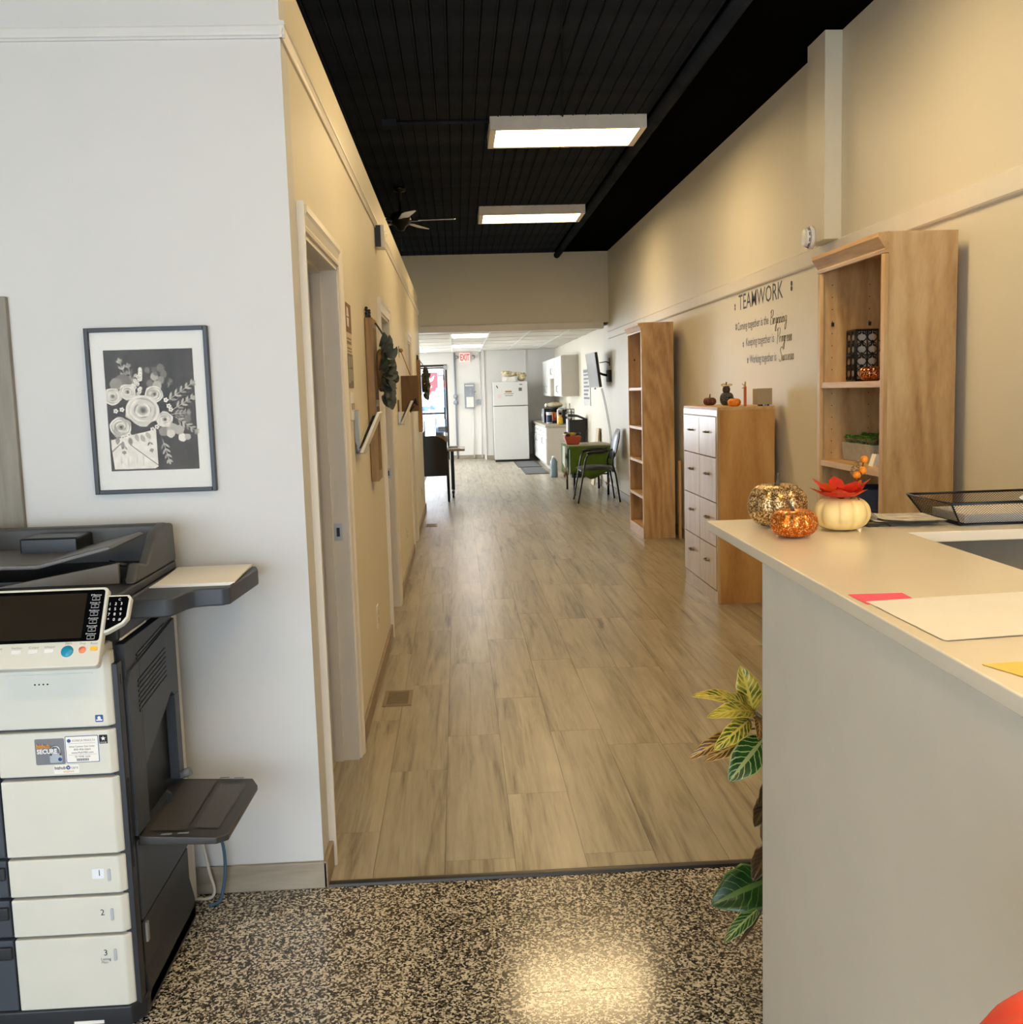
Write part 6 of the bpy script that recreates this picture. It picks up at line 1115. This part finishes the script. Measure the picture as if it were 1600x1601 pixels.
# chair frame: seat faces -x
MB().grid(lambda u, v: (-0.25+0.50*u, -0.235+0.47*v, 0.445+0.045*(math.sin(PI*u)**0.4)*(math.sin(PI*v)**0.4)), 12, 10).grid(lambda u, v: (0.25-0.50*u, -0.235+0.47*v, 0.445-0.03*(math.sin(PI*u)**0.4)*(math.sin(PI*v)**0.4)), 12, 10).obj('seat', LEATH, gch)
def back(u, v, s_):
    z = 0.56+0.40*v; w_ = 0.235*(1-0.35*max(0, v-0.6)**1.5*4)*(1-0.25*max(0, 0.25-v)*2); x = 0.22+0.10*v; t = 0.032*(math.sin(PI*min(1, max(0, v)))**0.35)*(max(0, math.sin(PI*u))**0.35)
    return (x+s_*t, -w_+2*w_*u, z)
MB().grid(lambda u, v: back(u, v, -1), 12, 12).grid(lambda u, v: back(1-u, v, 1), 12, 12).obj('backrest', LEATH, gch)
for s_ in (-1, 1):
    y = 0.265*s_
    MB().tube(spline([(-0.27, y, 0.0), (-0.19, y, 0.42), (-0.15, y, 0.60), (-0.08, y, 0.655), (0.06, y, 0.66), (0.20, y*0.93, 0.70)], 5), 0.012, 8).obj('front_leg', GUN, gch)
    MB().tube(spline([(0.29, y*0.95, 0.0), (0.24, y*0.93, 0.35), (0.20, y*0.9, 0.52), (0.24, y*0.7, 0.68)], 5), 0.012, 8).obj('rear_leg', BLACKM, gch)
    MB().tube([(-0.14, y, 0.655), (-0.06, y, 0.675), (0.08, y, 0.68), (0.14, y, 0.685)], [0.018, 0.024, 0.024, 0.018], 8).obj('armrest', BLACK, gch)
MB().tube([(-0.19, -0.26, 0.41), (-0.19, 0.26, 0.41)], 0.011, 8).tube([(0.23, -0.25, 0.40), (0.23, 0.25, 0.40)], 0.011, 8).obj('seat_bar', BLACKM, gch)
# floor mats
MATG = M('mat_grey', (92, 92, 94), 0.9, bmp=0.3)
for i, (y0, y1, x0, x1, t) in enumerate(((20.25, 21.95, 1.16, 1.63, 'dark grey floor mat in front of the refrigerator'), (18.50, 20.15, 1.19, 1.62, 'grey floor mat in front of the near base cabinet'))):
    m_ = thing('floor_mat', t, 'mat', ((x0+x1)/2, (y0+y1)/2, 0), group='kitchen floor mats'); MB().box(x0, x1, y0, y1, 0, 0.008).obj('rubber_base', BLACK, m_, bev=0.002); MB().box(x0+0.03, x1-0.03, y0+0.03, y1-0.03, 0.008, 0.011).obj('carpet', MATG, m_)
# exit sign, electrical panel, conduits
ex = thing('exit_sign', 'lit red EXIT sign high on the far wall', 'exit sign', (0.205, YK, 2.2)); MB().box(0.09, 0.325, YK-0.05, YK-0.001, 2.185, 2.385).obj('housing', M('sign_pink', (250, 226, 222), 0.5, emit=((255, 190, 180), 0.35)), ex, bev=0.006); MB().text('EXIT', 0.20, facing_cam((0.105, YK-0.052, 2.215)), 0, fit=0.205, bold=0.004).obj('lettering', M('exit_red', (240, 60, 60), 0.5, emit=((255, 50, 50), 0.9)), ex)
for x, s_ in ((0.03, -1), (0.40, 1)): MB().lathe([(0, 0), (0.03, 0), (0.04, 0.05), (0, 0.055)], mat=Matrix.Translation((x, YK-0.02, 2.29)) @ Matrix.Rotation(PI/2, 4, 'X'), n=14).obj('emergency_lamp', ALU, ex)
EG = M('panel_steel', (150, 156, 166), 0.45)
ep = thing('electrical_panel', 'grey electrical panel box on the far wall under the exit sign', 'electrical panel', (0.285, YK, 1.15)); MB().box(0.17, 0.40, YK-0.09, YK-0.001, 1.15, 1.70).obj('box', EG, ep, bev=0.006); MB().box(0.19, 0.38, YK-0.094, YK-0.09, 1.64, 1.665).obj('top_label', WHITE, ep); MB().box(0.21, 0.37, YK-0.094, YK-0.09, 1.17, 1.40).obj('notice', PAPER, ep); MB().box(0.29, 0.325, YK-0.10, YK-0.09, 1.42, 1.60).obj('breakers', ALU, ep); MB().tube([(0.40, YK-0.05, 1.50), (0.425, YK-0.06, 1.52)], 0.012, 8).obj('lever', EG, ep)
MB().tube([(0.35, YK-0.03, 1.15), (0.35, YK-0.03, 0.02)], 0.016, 8).obj('conduit_pipe', WHITE, ep)
pc = thing('wall_conduit', 'grey conduit with round boxes between the glass door and electrical panel', 'conduit', (-0.03, YK, 0)); MB().tube([(-0.03, YK-0.02, 2.39), (-0.03, YK-0.02, 0.02)], 0.022, 10).obj('pipe', EG, pc)
for z in (1.42, 1.28): MB().lathe([(0, 0), (0.055, 0), (0.055, 0.06), (0, 0.065)], mat=Matrix.Translation((-0.03, YK-0.005, z)) @ Matrix.Rotation(PI/2, 4, 'X'), n=16).obj('round_box', EG, pc)
pc2 = thing('white_conduit', 'white conduit with a small switch box at the corner of the far wall', 'conduit', (0.53, YK, 0)); MB().tube([(0.53, YK-0.016, 2.39), (0.53, YK-0.016, 0.02)], 0.014, 8).obj('pipe', WHITE, pc2); MB().box(0.47, 0.54, YK-0.06, YK-0.001, 1.22, 1.34).obj('switch_box', EG, pc2, bev=0.003)
# ---- desk chair and rolling table left of the opening
oc = thing('desk_chair', 'black high back chair at the end of the left wall', 'chair', (-0.46, 14.2, 0), world=False); oc.location = (-0.46, 14.15, 0)
MB().grid(lambda u, v: (-0.30+0.60*u, -0.10-0.05*math.sin(PI*u)-0.02*v, 0.38+(0.545-0.10*abs(2*u-1)**4)*v), 16, 10).grid(lambda u, v: (0.30-0.60*u, -0.04-0.02*v, 0.38+(0.545-0.10*abs(2*u-1)**4)*v), 16, 10).obj('backrest', LEATH, oc)
MB().box(-0.29, 0.29, -0.08, 0.44, 0.38, 0.50).obj('seat', LEATH, oc, bev=0.04)
for s_ in (-1, 1):
    MB().tube(spline([(0.295*s_, -0.08, 0.70), (0.305*s_, 0.0, 0.66), (0.31*s_, 0.15, 0.60), (0.31*s_, 0.35, 0.60)]), 0.022, 8).obj('armrest', BLACK, oc)
    MB().tube([(0.29*s_, -0.06, 0.72), (0.295*s_, -0.02, 0.40), (0.30*s_, 0.05, 0.015), (0.30*s_, 0.42, 0.015), (0.30*s_, 0.30, 0.60)], 0.016, 8).obj('leg', BLACKM, oc)
tr = thing('rolling_table', 'long table on castor legs behind the black desk chair', 'table', (-0.8, 15.1, 0)); MB().box(-1.75, 0.085, 14.72, 15.40, 0.672, 0.702).obj('table_top', M('table_brown', (140, 122, 98), 0.4), tr, bev=0.005)
for x in (-1.6, -0.10):
    lg = MB().box(x-0.025, x+0.025, 15.03, 15.09, 0.09, 0.672).box(x-0.02, x+0.02, 14.75, 15.36, 0.065, 0.10).obj('leg', BLACKM, tr, bev=0.004)
    for y in (14.80, 15.32): MB().tube([(x-0.014, y, 0.03), (x+0.014, y, 0.03)], 0.03, 14).box(x-0.008, x+0.008, y-0.012, y+0.012, 0.03, 0.07).obj('castor', BLACK, lg)
tag(MB().box(-0.17, 0.03, 14.76, 15.05, 0.702, 0.708).box(-0.12, -0.01, 14.80, 15.0, 0.708, 0.718).obj('table_papers', PAPER), 'white papers at the end of the rolling table', 'paper'); tag(MB().box(-0.15, -0.01, 14.86, 15.06, 0.7185, 0.733).obj('black_book', BLACK, bev=0.003), 'black notebook on the papers of the rolling table', 'notebook')
wc = thing('wooden_crate', 'small tan wooden box on the rolling table', 'box', (-0.30, 15.2, 0.702)); 
for x0, x1, y0, y1 in ((-0.42, -0.19, 15.10, 15.115), (-0.42, -0.19, 15.285, 15.30), (-0.42, -0.405, 15.115, 15.285), (-0.205, -0.19, 15.115, 15.285)): MB().box(x0, x1, y0, y1, 0.702, 0.88).obj('side', OAK, wc)
MB().box(-0.405, -0.205, 15.115, 15.285, 0.7025, 0.715).obj('bottom', OAK, wc)
# ================================================================ outside beyond the glass door
struct(MB().box(-40, 40, YK+0.15, 120, -0.25, -0.06).obj('ground', M('pavement', (206, 204, 200), 0.9, var=0.08, nscale=0.6)))
struct(MB().box(-40, 40, -30, -3.5, -0.25, -0.06).obj('ground', MATS['pavement']))
bd = thing('far_building', 'pale store building across the parking lot', 'building', (0, 62, -0.06)); MB().box(-16, 8, 62, 70, -0.06, 4.4).obj('wall', M('store_wall', (220, 216, 210), 0.8), bd); MB().box(-16.2, 8.2, 61.8, 70.2, 4.4, 4.7).obj('roof_edge', M('roof_grey', (150, 150, 152), 0.7), bd)
for k in range(6): w_ = MB().box(-14+3.6*k, -11.5+3.6*k, 61.93, 62.0, 0.6, 2.6).obj('window', M('store_frame', (90, 96, 104), 0.5) if 'store_frame' not in MATS else MATS['store_frame'], bd); MB().box(-13.9+3.6*k, -11.6+3.6*k, 61.90, 61.93, 0.7, 2.5).obj('pane', M('store_glass', (150, 172, 196), 0.1) if 'store_glass' not in MATS else MATS['store_glass'], w_)
sn = thing('red_sign', 'red roadside sign seen through the glass door', 'sign', (-1.05, 41, -0.06)); RS = M('sign_red', (214, 60, 66), 0.5); MB().box(-1.32, -0.74, 40.9, 41.1, 1.58, 2.32).obj('panel', RS, sn, bev=0.02); MB().box(-0.72, -0.14, 40.92, 41.08, 1.62, 2.0).obj('panel', M('sign_pale_red', (236, 150, 150), 0.5), sn, bev=0.02)
b = MB(); T = facing_cam((-1.32, 40.885, 1.58)); b.poly([(0.12, 0.45), (0.30, 0.50), (0.46, 0.62), (0.40, 0.42), (0.26, 0.36)], T, 0); b.poly([(0.08, 0.12), (0.2, 0.10), (0.22, 0.2), (0.1, 0.24)], T, 0); b.poly([(0.26, 0.14), (0.36, 0.16), (0.34, 0.24)], T, 0); b.obj('sign_mark', INKW, sn)
for x in (-1.05, -0.45): MB().tube([(x, 41, -0.06), (x, 41, 1.75)], 0.05, 10).obj('post', ALU, sn)
def car(name, label, x, y, rz, col, L=4.6, W_=1.85, H_=1.7, suv=True):
    c_ = thing(name, label, 'car', (x, y, -0.06), rz, world=False); BM = M('car_paint_%d' % int(abs(x*100)+y), col, 0.25); h2 = 0.98
    sec = [(-L/2, 0.45), (-L/2, 0.80), (-L/2+0.15, 0.95), (-L*0.20, 1.05), (-L*0.06, H_-0.06), (0.05*L, H_), (L*0.36, H_-0.03), (L*0.46, 1.10), (L/2, 0.98), (L/2, 0.42), (L*0.40, 0.30), (-L*0.42, 0.30)]
    MB().prism([(p[0], p[1]) for p in sec], W_, Matrix.Translation((0, 0, 0)) @ fr((0, W_/2, 0), (1, 0, 0), (0, 0, 1))).obj('body', BM, c_, bev=0.06, seg=3)
    GL = MATS.get('car_glass') or M('car_glass', (120, 146, 176), 0.08)
    MB().add([(-L*0.195, -W_/2+0.14, 1.07), (-L*0.195, W_/2-0.14, 1.07), (-L*0.068, W_/2-0.2, H_-0.09), (-L*0.068, -W_/2+0.2, H_-0.09)], [(3, 2, 1, 0)]).obj('windshield', GL, c_).location.x = -0.03
    for s_ in (-1, 1):
        MB().add([(-L*0.15, s_*(W_/2+0.004), 1.08), (L*0.40, s_*(W_/2+0.004), 1.10), (L*0.34, s_*(W_/2+0.004), H_-0.14), (-L*0.05, s_*(W_/2+0.004), H_-0.16)], [(0, 1, 2, 3)]).obj('side_glass', GL, c_)
        MB().box(-L/2-0.012, -L/2+0.05, s_*W_*0.36-0.2, s_*W_*0.36+0.2, 0.72, 0.88).obj('headlight', M('lamp_clear', (226, 232, 240), 0.1) if 'lamp_clear' not in MATS else MATS['lamp_clear'], c_, bev=0.02)
        MB().box(-L*0.14, -L*0.09, s_*(W_/2+0.02)-0.02, s_*(W_/2+0.20), 1.02, 1.16).obj('mirror', BM, c_) if s_ > 0 else MB().box(-L*0.14, -L*0.09, -W_/2-0.20, -W_/2, 1.02, 1.16).obj('mirror', BM, c_)
        for xx in (-L*0.31, L*0.29):
            wl_ = MB().lathe([(0.16, -0.11), (0.32, -0.11), (0.34, -0.06), (0.34, 0.06), (0.32, 0.11), (0.16, 0.11)], mat=Matrix.Translation((xx, s_*(W_/2-0.10), 0.34)) @ Matrix.Rotation(PI/2, 4, 'X'), n=20).obj('tyre', BLACK, c_)
            MB().lathe([(0, -0.10), (0.18, -0.08), (0.18, 0.08), (0, 0.10)], mat=Matrix.Translation((xx, s_*(W_/2-0.09), 0.34)) @ Matrix.Rotation(PI/2, 4, 'X'), n=16).obj('rim', ALU, wl_)
    MB().box(-L/2-0.015, -L/2+0.03, -0.48, 0.48, 0.55, 0.86).obj('grille', M('grille_dark', (96, 104, 120), 0.4) if 'grille_dark' not in MATS else MATS['grille_dark'], c_, bev=0.01); MB().box(-L/2-0.05, -L/2+0.05, -W_/2+0.1, W_/2-0.1, 0.36, 0.50).obj('bumper', BLACK, c_, bev=0.02)
car('parked_suv', 'blue grey car parked left of the pickup outside the glass door', -2.05, 33.5, -PI/2+PI+0.0, (96, 130, 176))
car('parked_truck', 'silver blue vehicle facing the glass door in the parking lot', 0.20, 35.5, PI/2, (150, 172, 204), L=5.0, H_=1.75)
